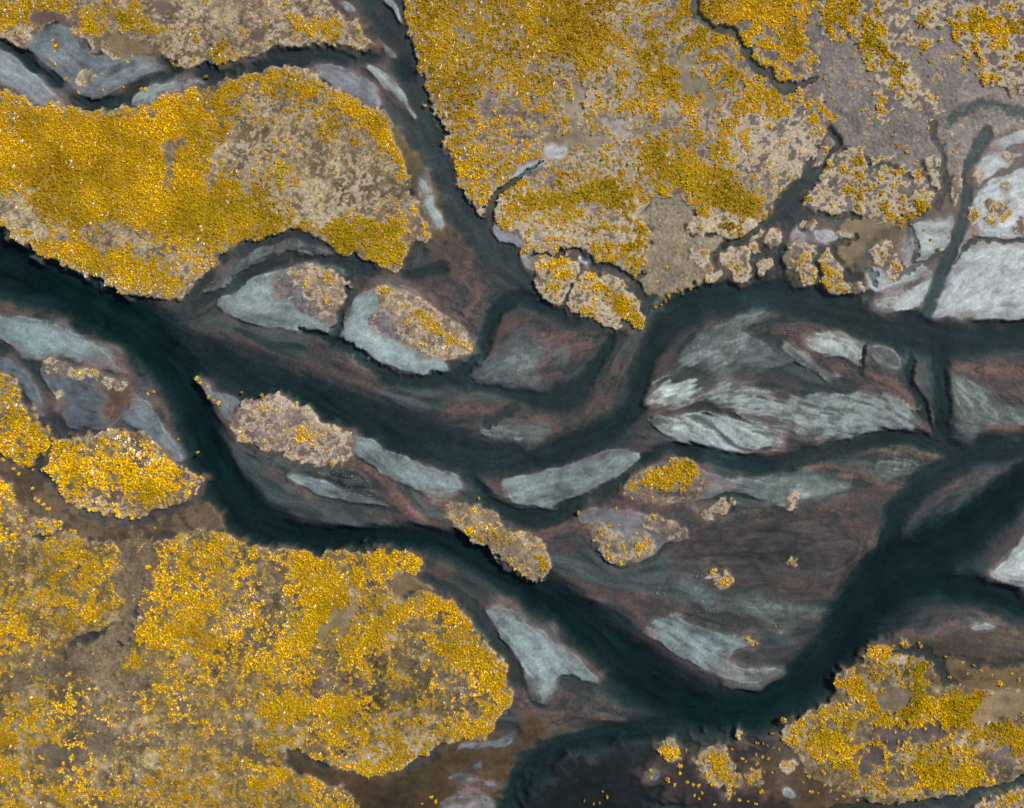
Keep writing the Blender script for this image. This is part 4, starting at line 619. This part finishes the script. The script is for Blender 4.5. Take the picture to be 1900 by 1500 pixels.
for fi, f in enumerate(F):
    f['id'] = fi+1
    if f['k'] == 'chan':
        P = f['p']
        if P.shape[1] == 2: P = np.column_stack([P, np.full(len(P), f['w'])])
        P = smooth(P, False); b = box(P, P[:, 2].max()*1.5+8)
        X, Y = WARP['land' if P[:, 2].max() < 16 else 'bar']
        d, w = segdist(X[b], Y[b], P, False)
        s = f['soft']
        a = 1-ss(w*(1-.72*s), w*(1+.26*s), d+1.6*L2[b]*s+1.2*LA[b]*s)
        z = -f['d']*.86*(1+.05*L2[b]+.05*L3[b]+.05*G14[b])
        inland = LAND[b]
        Z[b] = np.where(z < Z[b], lerp(Z[b], z, a), Z[b])
        cc = rgb(*f['tint']) if f['tint'] else rgb(84, 80, 82)
        C[b] += (cc*(1+.12*L2[b][..., None])-C[b])*(a*(.85 if f['tint'] else .5))[..., None]*np.where(inland > .3, 1, .8)[..., None]
        for q in (CY, CS, CW): q[b] *= 1-ss(.25, .6, a)
        LAB[b] = np.where(a > .55, 0, LAB[b]); LAND[b] *= 1-a
        continue
    P = smooth(f['p'], True, 2 if f['k'] != 'land' else 1)
    b = box(P, f['soft']*2+8)
    X, Y = WARP['land' if f['k'] == 'land' else 'bar']
    sd = sdist(X[b], Y[b], P)
    if f['k'] == 'bar':
        fr = f.get('frill', 0); st = f['streak']
        sd = sd+(.9+2.0*fr)*L1[b]*(.5+.5*st)+3.5*fr*L2[b]
        so = 1.45*f['soft']*np.exp(.75*H14[b]+.4*H40[b]); a = ss(-so, so*.35, sd)
        zz = (f['z']*.75 if f['z'] < .2 else f['z'])*(.6+.4*ss(0, 22, sd))+.010*G5[b]+.014*L1[b]*st-.03*st*np.clip(L2[b]-.4, 0, 2)+.012*G14[b]
        if fr: zz = zz-.10*ss(.35, 1.2, .45*L1[b]+.9*L2[b]-.45)
        if f['rim'] > 0 and f['z'] < .2:
            a2 = ss(-20, 0, sd+5*H14[b])*np.clip(.55+.35*H14[b]+.25*H40[b], 0, 1)*(1-LAND[b])
            Z[b] = np.maximum(Z[b], lerp(Z[b], -.09, a2*.8))
            C[b] += (lerp(rgb(104, 92, 92), rgb(122, 98, 94), np.clip(.5+.5*G14[b]+.3*L2[b], 0, 1)[..., None])-C[b])*(a2*.6)[..., None]
        Z[b] = lerp(Z[b], zz, a)
        cc = rgb(*f['c'])*np.array([1, 1.012, .965], np.float32)
        st = min(st, .55) if not fr else st
        v = 1+.10*L1[b]*(.4+st)+.15*L2[b]*(.25+st)+.12*H14[b]+.13*H40[b]+.04*G5[b]
        v = v*(1-.20*ss(.6, 1.6, H14[b]*.6+L2[b]*.8))                      # darker wet films
        v = v*(1-.28*np.exp(-((np.abs(L2[b]+.5*H14[b]-.3))/.07)**2)*ss(3, 9, sd)*(H40[b] > -.6)*(f['rim'] > 0))   # fine rills
        v = v*(1+.16*ss(4, 26, sd))+.035*G2[b]*(.5+st)
        colr = cc*np.clip(v, .4, 1.7)[..., None]
        rim = 2.0*f['rim']*np.exp(-((sd-1.6)/1.1)**2)*np.clip(.2+.9*H14[b]+.5*G5[b], 0, 1.5)
        colr = colr*(1+rim)[..., None]
        if fr: colr = lerp(colr, rgb(88, 86, 88), ss(.35, 1.2, .45*L1[b]+.9*L2[b]-.45)[..., None]*.8)
        C[b] += (colr-C[b])*ss(-so*.7, so*.4+13*np.clip(.25+.9*H14[b]+.4*L2[b]-.3*G14[b], 0, 1.6)*(f['rim'] > 0)*(f['z'] < .2), sd)[..., None]
        for q in (CY, CS, CW): q[b] *= 1-ss(-1, 2, sd)
        LAB[b] = np.where(sd > 0, f['id'], LAB[b]); LAND[b] *= 1-a
    elif f['k'] == 'mud':
        so = f['soft']
        sd = sd+so*.30*G5[b]+so*.35*G14[b]*.7+f.get('rag', 0)*(VC[b]-.5)*2
        a = ss(-so*.7, so*.7, sd)
        Z[b] = lerp(Z[b], f['z']+.012*G14[b]+.006*G5[b], a)
        cc = rgb(*f['c'])*(1+.07*G14[b]+.09*G40[b]+.05*L2[b]+.05*G5[b])[..., None]
        C[b] += (cc-C[b])*a[..., None]
        k = 1-.96*ss(-.2*so, .5*so, sd)
        for q in (CY, CS, CW): q[b] *= k
        if f.get('stip'):
            s2 = ss(-1, 3, sd); CS[b] = lerp(CS[b], f['stip'], s2); CY[b] = lerp(CY[b], f['stip']*.25, s2); CR[b] = lerp(CR[b], 1, s2); SZ[b] = lerp(SZ[b], 1.2, s2); CP[b] *= 1-s2; STIP[b] = np.maximum(STIP[b], s2)
        LAB[b] = np.where(sd > 0, f['id'], LAB[b]); LAND[b] *= 1-a
    else:
        so = f['soft']; sd = sd+1.2*G5[b]+f.get('rag', 0)*(.52-VC[b])*2
        a2 = ss(-13, 0, sd+3*H14[b])*np.clip(.55+.5*H14[b]+.25*G5[b], 0, 1)
        Z[b] = np.maximum(Z[b], lerp(Z[b], -.05, a2*.85))
        C[b] += (rgb(112, 98, 82)-C[b])*(a2*.6)[..., None]
        a = ss(-so, so*.8, sd)
        Z[b] = lerp(Z[b], f['z']*(.75+.25*ss(0, 30, sd))+.04*G14[b]+.05*G40[b], a)
        cc = lerp(rgb(*f['c']), rgb(104, 92, 82), (.6*ss(.4, 1.5, .8*H14[b]+.5*H40[b]+.3*H5[b]))[..., None])
        cc = lerp(cc, rgb(160, 144, 112), (.6*ss(.5, 1.7, .5*G14[b]-.6*H40[b]+.5*G5[b]))[..., None])
        cc = cc*(1+.10*G14[b]+.08*G40[b]+.10*G5[b])[..., None]
        C[b] += (cc-C[b])*a[..., None]
        m = ss(-1, 1.5, sd)
        edge = np.exp(-(sd/7)**2); fringe = .35+.65*ss(-3, 9, sd+4*H14[b]+2*G5[b])
        for q, v in ((CY, f['y']*fringe), (CS, f['s']+.2*edge), (CW, f['w']+.10*edge), (CG, f['g']), (CP, f['pink']), (SZ, f['size']), (CR, f['grain']), (CT, f.get('strand', 0))): q[b] = lerp(q[b], v, m)
        LAB[b] = np.where(sd > 0, f['id'], LAB[b]); LAND[b] = np.maximum(LAND[b], m)
for x, y, rx, ry, rot, dy, ds, dg, dw in BLOB:
    R = 2.0*max(rx, ry); b = box(np.array([[x, y]]), R)
    c, s = math.cos(math.radians(rot)), math.sin(math.radians(rot))
    u = ((PX[b]+4*n1[b]-x)*c+(PY[b]+4*n2[b]-y)*s)/rx; v = (-(PX[b]-x)*s+(PY[b]-y)*c)/ry
    k = np.exp(-((u*u+v*v)**1.3)*.8)*LAND[b]
    if x < 960 and y > 980 and dy < 0: dy *= .55
    CY[b] += dy*k; CS[b] += ds*k; CG[b] += dg*k; CW[b] += dw*k
on = (LAND > .5) | (STIP > .5)
CR = np.maximum(CR, ss(1020, 1300, PX-.5*PY)*.9*(PY < 640))
V = lerp(lerp(VF, VC, np.clip(CR, 0, 1)), VR, np.clip(CT, 0, 1))
CY = np.clip(CY, 0, 1)**1.2*on; CS = np.clip(CS, 0, .9)*on*.8; CW = np.clip(CW, 0, .9); CG = np.clip(CG, -1, 1)
# the ground itself under the plants: straw litter and ochre moss
mixc(rgb(106, 98, 93), .8*(LAND > .5)*np.clip(CR*1.1-.1, 0, 1)*(CS > 0))
k = ss(.05, -.05, V-(CY+CS))*on*np.clip(CS*3, 0, 1); mixc(rgb(192, 179, 154), .68*k*np.clip(.25+1.7*CS, 0, 1))
mixc(rgb(176, 146, 140), .6*k*np.clip(CP, 0, 1))
k = ss(.05, -.08, V-CY)*on; mixc(rgb(166, 124, 8), .9*k)
Z += on*(.06*k+.022*G2)+(1-on)*np.where(Z < .02, .005*L1+.012*LB+.006*G2, .005*G2)
dry = (Z > -.01)
C *= (1+(.065+.08*on)*G2+.04*G5+.022*L1*(1-on))[..., None]
C = np.clip(C, .004, .9)

# ------------------------------------------------------------------ materials
def nodes(name):
    m = bpy.data.materials.new(name); m.use_nodes = True
    return m, m.node_tree.nodes, m.node_tree.links, m.node_tree.nodes['Principled BSDF']
def ground_mat(name, rough, spec, bump, scale, var):
    m, n, l, p = nodes(name)
    at = n.new('ShaderNodeAttribute'); at.attribute_name = 'sediment'
    tc = n.new('ShaderNodeTexCoord')
    n1_ = n.new('ShaderNodeTexNoise'); n1_.inputs['Scale'].default_value = scale; n1_.inputs['Detail'].default_value = 6; n1_.inputs['Roughness'].default_value = .65
    l.new(tc.outputs['Object'], n1_.inputs['Vector'])
    mr = n.new('ShaderNodeMapRange'); mr.inputs[1].default_value = .3; mr.inputs[2].default_value = .7; mr.inputs[3].default_value = 1-var; mr.inputs[4].default_value = 1+var
    l.new(n1_.outputs['Fac'], mr.inputs[0])
    mx = n.new('ShaderNodeVectorMath'); mx.operation = 'SCALE'
    l.new(at.outputs['Color'], mx.inputs[0]); l.new(mr.outputs[0], mx.inputs['Scale'])
    l.new(mx.outputs[0], p.inputs['Base Color'])
    p.inputs['Roughness'].default_value = rough; p.inputs['Specular IOR Level'].default_value = spec
    bp = n.new('ShaderNodeBump'); bp.inputs['Strength'].default_value = bump; bp.inputs['Distance'].default_value = .05
    l.new(n1_.outputs['Fac'], bp.inputs['Height']); l.new(bp.outputs[0], p.inputs['Normal'])
    return m
MAT = {'bed': ground_mat('river_sediment', .8, .2, .35, 3.5, .16), 'bar': ground_mat('wet_silt', .55, .35, .5, 3.0, .12),
       'mud': ground_mat('wet_mud', .6, .3, .5, 2.2, .14), 'land': ground_mat('soil_and_litter', .95, .15, .8, 3.2, .25)}
def leaf_mat(name, kind):
    m, n, l, p = nodes(name)
    if kind == 'inst':
        at = n.new('ShaderNodeAttribute'); at.attribute_type = 'INSTANCER'; at.attribute_name = 'tint'; src = at.outputs['Color']
    else:
        at = n.new('ShaderNodeObjectInfo'); src = at.outputs['Color']
    ge = n.new('ShaderNodeNewGeometry')
    mr = n.new('ShaderNodeMapRange'); mr.inputs[3].default_value = .6; mr.inputs[4].default_value = 1.42
    l.new(ge.outputs['Random Per Island'], mr.inputs[0])
    mx = n.new('ShaderNodeVectorMath'); mx.operation = 'SCALE'; l.new(src, mx.inputs[0]); l.new(mr.outputs[0], mx.inputs['Scale'])
    l.new(mx.outputs[0], p.inputs['Base Color']); p.inputs['Roughness'].default_value = .8; p.inputs['Specular IOR Level'].default_value = .06
    return m
LEAF_I, LEAF_O = leaf_mat('golden_leaves_cover', 'inst'), leaf_mat('golden_leaves_shrub', 'obj')

def tag(o, label=None, cat=None, kind=None, group=None):
    if label: o['label'] = label
    if cat: o['category'] = cat
    if kind: o['kind'] = kind
    if group: o['group'] = group
    return o
def raw_mesh(name, co, idx, nv, colr=None):
    me = bpy.data.meshes.new(name)
    me.vertices.add(len(co)); me.vertices.foreach_set('co', np.ascontiguousarray(co, np.float32).ravel())
    nf = len(idx)//nv; me.loops.add(len(idx)); me.loops.foreach_set('vertex_index', np.ascontiguousarray(idx, np.int32))
    me.polygons.add(nf); me.polygons.foreach_set('loop_start', np.arange(0, nf*nv, nv, dtype=np.int32))
    if colr is not None:
        at = me.attributes.new('sediment', 'FLOAT_COLOR', 'POINT')
        at.data.foreach_set('color', np.ascontiguousarray(np.column_stack([colr, np.ones(len(colr))]), np.float32).ravel())
    me.update(calc_edges=True)
    return me
def wx(px): return (px-W0/2)*S
def wy(py): return (H0/2-py)*S

# ------------------------------------------------------------------ the ground, one object per bar, flat, bank and island
CO = np.stack([wx(PX), wy(PY), Z], -1).reshape(-1, 3); CF = C.reshape(-1, 3)
vid = np.arange(NX*NY, dtype=np.int32).reshape(NY, NX)
quads = np.stack([vid[1:, :-1], vid[1:, 1:], vid[:-1, 1:], vid[:-1, :-1]], -1).reshape(-1, 4)
lab = LAB[:-1, :-1].reshape(-1)
order = np.argsort(lab, kind='stable'); cut = np.searchsorted(lab[order], np.arange(len(F)+2))
CATS = {'bar': ('sandbar', 'sandbar'), 'mud': ('mudflat', 'mudflat'), 'land': ('river_bank', 'river bank')}
TERR = {}
for i in range(len(F)+1):
    sel = order[cut[i]:cut[i+1]]
    if len(sel) < 6: continue
    q = quads[sel].ravel(); u, inv = np.unique(q, return_inverse=True)
    if i == 0: nm, cat, lb, mt = 'river_bed', 'river bed', 'brown and grey streaked river bed seen through the water', 'bed'
    else:
        f = F[i-1]; nm, cat = CATS[f['k']]; lb = f['label']; mt = f['k']
        if f['k'] == 'land' and f['name'] == 'grassy_island': nm, cat = 'grassy_island', 'island'
    o = bpy.data.objects.new(nm, raw_mesh(nm, CO[u], inv, 4, CF[u])); col.objects.link(o)
    o.data.materials.append(MAT[mt]); tag(o, lb, cat, 'structure'); TERR[i] = o
# plain that carries on to the horizon around the traced ground
ring = np.r_[vid[0, :], vid[1:, -1], vid[-1, -2::-1], vid[-2:0:-1, 0]]
RC = CO[ring]; n = len(ring); levels = [(0, RC)]
co = [RC]; cf = [CF[ring]]
for k, sc in enumerate((1.06, 1.35, 3., 12., 55.)):
    q = RC.copy(); q[:, :2] *= sc; q[:, 2] = RC[:, 2]*max(0, .6-.3*k)+.35*(1-max(0, .6-.3*k))
    co.append(q); cf.append(lerp(CF[ring], rgb(132, 108, 62), min(1, .35+.3*k)))
idx = []
for k in range(5):
    a = np.arange(n)+k*n; b_ = np.roll(a, -1); idx.append(np.stack([a, b_, b_+n, a+n], 1))
o = bpy.data.objects.new('outer_plain', raw_mesh('outer_plain', np.vstack(co), np.vstack(idx).ravel(), 4, np.vstack(cf)))
o.data.materials.append(MAT['land']); col.objects.link(o); tag(o, 'ochre plain stretching away around the river', 'plain', 'structure')

# ------------------------------------------------------------------ water: clear surface over an absorbing body
m, n, l, p = nodes('river_water'); n.remove(p); out = n['Material Output']
tr = n.new('ShaderNodeBsdfTransparent'); gl = n.new('ShaderNodeBsdfGlossy'); gl.inputs['Roughness'].default_value = .12
fr = n.new('ShaderNodeFresnel'); fr.inputs['IOR'].default_value = 1.33
mx = n.new('ShaderNodeMixShader'); l.new(fr.outputs[0], mx.inputs[0]); l.new(tr.outputs[0], mx.inputs[1]); l.new(gl.outputs[0], mx.inputs[2])
no = n.new('ShaderNodeTexNoise'); no.inputs['Scale'].default_value = 1.6; no.inputs['Detail'].default_value = 4
tc = n.new('ShaderNodeTexCoord'); l.new(tc.outputs['Object'], no.inputs['Vector'])
bp = n.new('ShaderNodeBump'); bp.inputs['Strength'].default_value = .25; bp.inputs['Distance'].default_value = .08
l.new(no.outputs['Fac'], bp.inputs['Height']); l.new(bp.outputs[0], gl.inputs['Normal'])
va = n.new('ShaderNodeVolumeAbsorption'); va.inputs['Color'].default_value = (.20, .56, .57, 1); va.inputs['Density'].default_value = 1.15
l.new(mx.outputs[0], out.inputs['Surface']); l.new(va.outputs[0], out.inputs['Volume'])
x0, x1, y0, y1 = wx(-M)+.3, wx(W0+M)-.3, wy(H0+M)+.3, wy(-M)-.3
v8 = [(x, y, z) for z in (-4, 0) for y in (y0, y1) for x in (x0, x1)]
me = bpy.data.meshes.new('water'); me.from_pydata(v8, [], [(0, 2, 3, 1), (4, 5, 7, 6), (0, 1, 5, 4), (2, 6, 7, 3), (0, 4, 6, 2), (1, 3, 7, 5)]); me.materials.append(m)
o = bpy.data.objects.new('water', me); col.objects.link(o); tag(o, 'dark teal water of the braided river', 'water', 'structure')

# ------------------------------------------------------------------ plants
def tuft(name, nleaf, seed, mat, lsize, flat=.8, lobes=4):
    """low ragged clump: a few lobes of leaf faces round small cores"""
    import bmesh
    r = np.random.default_rng(seed); co, fa = [], []
    cen = [(r.uniform(-.55, .55), r.uniform(-.45, .45), r.uniform(-.05, .2), r.uniform(.38, .62)) for _ in range(lobes)]
    for cx_, cy_, cz_, cr in cen:
        bm = bmesh.new(); bmesh.ops.create_icosphere(bm, subdivisions=1, radius=cr*.8); bm.verts.index_update(); k = len(co)
        for v in bm.verts:
            q = v.co*(.75+.5*r.random()); co.append((q.x+cx_, q.y+cy_, max(q.z*flat+cz_, -.25)))
        for f in bm.faces:
            if f.normal.z > -.15: fa.append([v.index+k for v in f.verts])
        bm.free()
    for _ in range(nleaf):
        cx_, cy_, cz_, cr = cen[r.integers(lobes)]
        t = r.random()*2*math.pi; h = r.random()**.8; ph = math.acos(h)
        d = np.array([math.sin(ph)*math.cos(t), math.sin(ph)*math.sin(t), h*flat])
        c = d*cr*(.75+.7*r.random())+np.array([cx_, cy_, cz_])
        a = np.cross(d, r.standard_normal(3)); a /= np.linalg.norm(a); b2 = np.cross(d, a); b2 /= np.linalg.norm(b2)
        b2 = b2+d*(r.random()*1.1-.1); s = lsize*(.5+1.0*r.random()); k = len(co)
        for e, g in ((-.45, 0), (.45, 0), (.22, 1.3), (-.22, 1.3)): co.append(tuple(c+a*e*s+b2*(g-.5)*s))
        fa.append([k, k+1, k+2, k+3])
    me = bpy.data.meshes.new(name); me.from_pydata(co, [], fa); me.materials.append(mat)
    return me
protos = bpy.data.collections.new('tuft_shapes')
for i in range(6):
    protos.objects.link(bpy.data.objects.new('tuft', tuft('tuft', 22, 50+i, LEAF_I, .36, .8, 2+i % 3)))
shrub_meshes = [tuft('shrub', 110, 70+i, LEAF_O, .26, .8, 5+i % 3) for i in range(5)]

ng = bpy.data.node_groups.new('scatter_tufts', 'GeometryNodeTree')
ng.interface.new_socket('Geometry', in_out='INPUT', socket_type='NodeSocketGeometry'); ng.interface.new_socket('Geometry', in_out='OUTPUT', socket_type='NodeSocketGeometry')
gi, go = ng.nodes.new('NodeGroupInput'), ng.nodes.new('NodeGroupOutput')
ip = ng.nodes.new('GeometryNodeInstanceOnPoints'); ci = ng.nodes.new('GeometryNodeCollectionInfo')
ci.inputs['Collection'].default_value = protos; ci.inputs['Separate Children'].default_value = True; ci.inputs['Reset Children'].default_value = True
ip.inputs['Pick Instance'].default_value = True
def named(nm, ty):
    q = ng.nodes.new('GeometryNodeInputNamedAttribute'); q.data_type = ty; q.inputs['Name'].default_value = nm; return q.outputs[0]
er = ng.nodes.new('FunctionNodeEulerToRotation')
ng.links.new(gi.outputs[0], ip.inputs['Points']); ng.links.new(ci.outputs[0], ip.inputs['Instance'])
ng.links.new(named('pick', 'INT'), ip.inputs['Instance Index']); ng.links.new(named('size', 'FLOAT_VECTOR'), ip.inputs['Scale'])
ng.links.new(named('turn', 'FLOAT_VECTOR'), er.inputs[0]); ng.links.new(er.outputs[0], ip.inputs['Rotation'])
ng.links.new(ip.outputs[0], go.inputs[0])

def scatter_group(name, coll):
    g2 = ng.copy(); g2.name = name
    for q in g2.nodes:
        if q.bl_idname == 'GeometryNodeCollectionInfo': q.inputs['Collection'].default_value = coll
    return g2
glint_flecks = bpy.data.collections.new('glint_fleck_shapes')  # small solid shapes that stand for foam and glints on the water
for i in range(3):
    r = np.random.default_rng(90+i); me = bpy.data.meshes.new('glint_fleck')
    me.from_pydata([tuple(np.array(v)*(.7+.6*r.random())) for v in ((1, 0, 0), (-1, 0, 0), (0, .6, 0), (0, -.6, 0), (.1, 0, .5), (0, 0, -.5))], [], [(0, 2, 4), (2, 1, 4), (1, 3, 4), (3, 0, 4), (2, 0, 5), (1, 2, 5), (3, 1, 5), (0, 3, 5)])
    me.materials.append(LEAF_I); glint_flecks.objects.link(bpy.data.objects.new('glint_fleck', me))
ngp = scatter_group('scatter_glint_flecks', glint_flecks)

SP = 3.3
cxs = np.arange(-M+4, W0+M-4, SP); cys = np.arange(-M+4, H0+M-4, SP*.87)
TX, TY = np.meshgrid(cxs, cys); TX = TX+(np.arange(len(cys)) % 2)[:, None]*SP/2
TX = (TX+rng.uniform(-.42, .42, TX.shape)*SP).ravel(); TY = (TY+rng.uniform(-.42, .42, TY.shape)*SP).ravel()
def at(fld, x, y): return fld[np.clip(np.rint((y+M)/STEP).astype(int), 0, NY-1), np.clip(np.rint((x+M)/STEP).astype(int), 0, NX-1)]
v = at(V, TX, TY); y_, s_, w_, g_, p_, z_, sz, lb_ = (at(q, TX, TY) for q in (CY, CS, CW, CG, CP, Z, SZ, LAB))
u1, u2, u3 = rng.random(len(TX)), rng.random(len(TX)), rng.random(len(TX))
island_kind = np.array([False]+[f['k'] == 'land' or bool(f.get('stip')) for f in F])
lk = island_kind[lb_]
yel = (v < y_) & lk & (z_ > .0); straw = (~yel) & (v < y_+s_) & lk & (z_ > .0) & (u1 < .5+.35*at(CR, TX, TY))
litter = (~yel) & (~straw) & lk & (z_ > .0) & (u1 < .06); straw |= litter
keep = yel | straw
core = np.clip((y_-v)/.25, 0, 1)
T_ = np.empty((len(TX), 3), np.float32)
gold = lerp(rgb(240, 203, 14), rgb(198, 154, 6), u2[:, None])
gold = lerp(gold, rgb(142, 138, 5), np.clip(1.2*g_, 0, 1)[:, None]*(.5+.5*u3[:, None]))
gold = lerp(gold, rgb(140, 100, 14), np.clip(-g_, 0, 1)[:, None]*.8)
gold = lerp(gold, rgb(226, 196, 124), (.6*(1-core)*u1)[:, None])
gold = gold*(.93+.17*at(H14, TX, TY)+.13*at(H40, TX, TY)).clip(.5, 1.3)[:, None]
str_ = lerp(rgb(244, 232, 208), rgb(214, 192, 146), u2[:, None])
str_ = lerp(str_, rgb(196, 164, 158), np.clip(p_, 0, 1)[:, None])
T_[:] = np.where(yel[:, None], gold, str_)
white = (u3 < w_*np.where(straw, .9, .45)); T_[white] = rgb(236, 230, 218)*(.85+.3*u2[white, None])  # white tufts: pale dry plants plus sun glints painted into the tint
rad = S*np.where(yel, (.8+1.9*u1**4+.6*core)*np.maximum(sz, .9), .7+.8*u1)
rad = np.where(white, rad*1.1, rad)
hgt = rad*np.where(yel, .7+.5*u2, .6)

# shrubs told apart one by one: the ones standing alone, then the largest of the thickets
dots = pts(DOTS); dots = dots[dots[:, 2] > 0]
cand = np.where(yel & (core > .35) & (TX > 20) & (TX < W0-20) & (TY > 20) & (TY < H0-20))[0]
cand = cand[np.argsort(-(sz[cand]+.35*core[cand]+.5*u2[cand]))]
chosen = []; used = [tuple(d[:2]) for d in dots]; cell = {}
per = {}
for i in cand:
    if len(chosen) >= 300-len(dots): break
    k = lb_[i]
    if per.get(k, 0) >= 26: continue
    x, y = TX[i], TY[i]
    if any((x-a)**2+(y-b_)**2 < 26**2 for a, b_ in used): continue
    used.append((x, y)); chosen.append(i); per[k] = per.get(k, 0)+1
shr = [(d[0], d[1], d[2]*.75, None) for d in dots]+[(TX[i], TY[i], 3.1+1.4*u1[i], i) for i in chosen]
for (x, y, r, i) in shr: keep &= ((TX-x)**2+(TY-y)**2 > (r*.75)**2)
featpos = [(f['id'], f['p'][:, :2]) for f in F if f['k'] in ('land', 'bar', 'mud')]
for j, (x, y, r, i) in enumerate(shr):
    o = bpy.data.objects.new('shrub', shrub_meshes[j % 5]); col.objects.link(o)
    q = int(at(LAB, np.array([x]), np.array([y]))[0])
    alone = i is None
    if q == 0:
        q = min(featpos, key=lambda e: np.min((e[1][:, 0]-x)**2+(e[1][:, 1]-y)**2))[0]
        txt, grp = 'golden shrub in water by the ', 'shrubs in the water by '
    elif F[q-1]['k'] != 'land' : txt, grp = 'single golden shrub on the ', 'single shrubs on '
    else: txt, grp = 'large golden shrub in the ', 'large shrubs of '
    f = F[q-1]; words = f['label'].split()
    while len((txt+' '.join(words)).split()) > 16: words = words[:-1] if words[-2] not in ('the', 'of', 'a', 'by', 'beside', 'on', 'in') else words[:-2]
    if words[-1] in ('the', 'of', 'a', 'by', 'beside', 'on', 'in', 'with'): words = words[:-1]
    tag(o, txt+' '.join(words), 'shrub', group=grp+' '.join(words))
    zz = float(at(Z, np.array([x]), np.array([y]))[0])
    o.location = (wx(x), wy(y), max(zz, -.25)-.02)
    rr = r*S*(.92+.2*rng.random()); o.scale = (rr*(.9+.25*rng.random()), rr, rr*(.8+.35*rng.random())+(max(0, -zz)))
    o.rotation_euler = (0, 0, rng.random()*6.28)
    t = lerp(rgb(244, 202, 14), rgb(212, 162, 5), rng.random())
    if alone: t = lerp(t, rgb(222, 190, 120), .6*rng.random())
    o.color = (*[float(a) for a in t], 1)

def point_object(name, co, tint, size, turn, pick, group):
    me = bpy.data.meshes.new(name)
    me.vertices.add(len(co)); me.vertices.foreach_set('co', np.ascontiguousarray(co, np.float32).ravel())
    def put(nm, ty, key, arr): me.attributes.new(nm, ty, 'POINT').data.foreach_set(key, np.ascontiguousarray(arr).ravel())
    put('tint', 'FLOAT_COLOR', 'color', np.column_stack([tint, np.ones(len(co))]).astype(np.float32))
    put('size', 'FLOAT_VECTOR', 'vector', size.astype(np.float32)); put('turn', 'FLOAT_VECTOR', 'vector', turn.astype(np.float32))
    put('pick', 'INT', 'value', pick.astype(np.int32))
    o = bpy.data.objects.new(name, me); col.objects.link(o)
    o.modifiers.new('scatter', 'NODES').node_group = group
    return o
for label, lines in FOAM_GLINTS:
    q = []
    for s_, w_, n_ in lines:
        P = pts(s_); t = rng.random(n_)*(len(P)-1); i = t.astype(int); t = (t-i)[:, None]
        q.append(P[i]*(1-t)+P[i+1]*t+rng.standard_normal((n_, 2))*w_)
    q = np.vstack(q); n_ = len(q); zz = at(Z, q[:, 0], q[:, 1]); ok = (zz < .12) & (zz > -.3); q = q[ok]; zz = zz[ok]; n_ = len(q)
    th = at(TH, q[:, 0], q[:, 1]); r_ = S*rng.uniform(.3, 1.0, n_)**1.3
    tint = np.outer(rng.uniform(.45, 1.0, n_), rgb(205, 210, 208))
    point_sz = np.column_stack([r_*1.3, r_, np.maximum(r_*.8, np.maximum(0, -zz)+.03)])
    o = point_object('foam_glint', np.column_stack([wx(q[:, 0]), wy(q[:, 1]), np.maximum(zz, 0)]), tint, point_sz, np.column_stack([np.zeros(n_), np.zeros(n_), -th]), rng.integers(0, 3, n_), ngp)
    tag(o, label, 'foam_glint', 'stuff')
nst = 0
for f in F:
    if f['k'] != 'land' and not f.get('stip'): continue
    s = np.where(keep & (lb_ == f['id']))[0]
    if len(s) < 5: continue
    o = point_object('ground_cover', np.column_stack([wx(TX[s]), wy(TY[s]), z_[s]-.01]), T_[s], np.column_stack([rad[s]*(.7+.9*u3[s]), rad[s]*(.8+.4*u1[s]), hgt[s]]),
                     np.column_stack([(u1[s]-.5)*.5, (u2[s]-.5)*.5, u3[s]*6.28]), u2[s]*5.999, ng)
    tag(o, 'low tufts covering the '+f['label'], 'ground cover', 'stuff'); nst += len(s)
print('tufts', nst, 'shrubs', len(shr), 'ground objects', len(TERR))
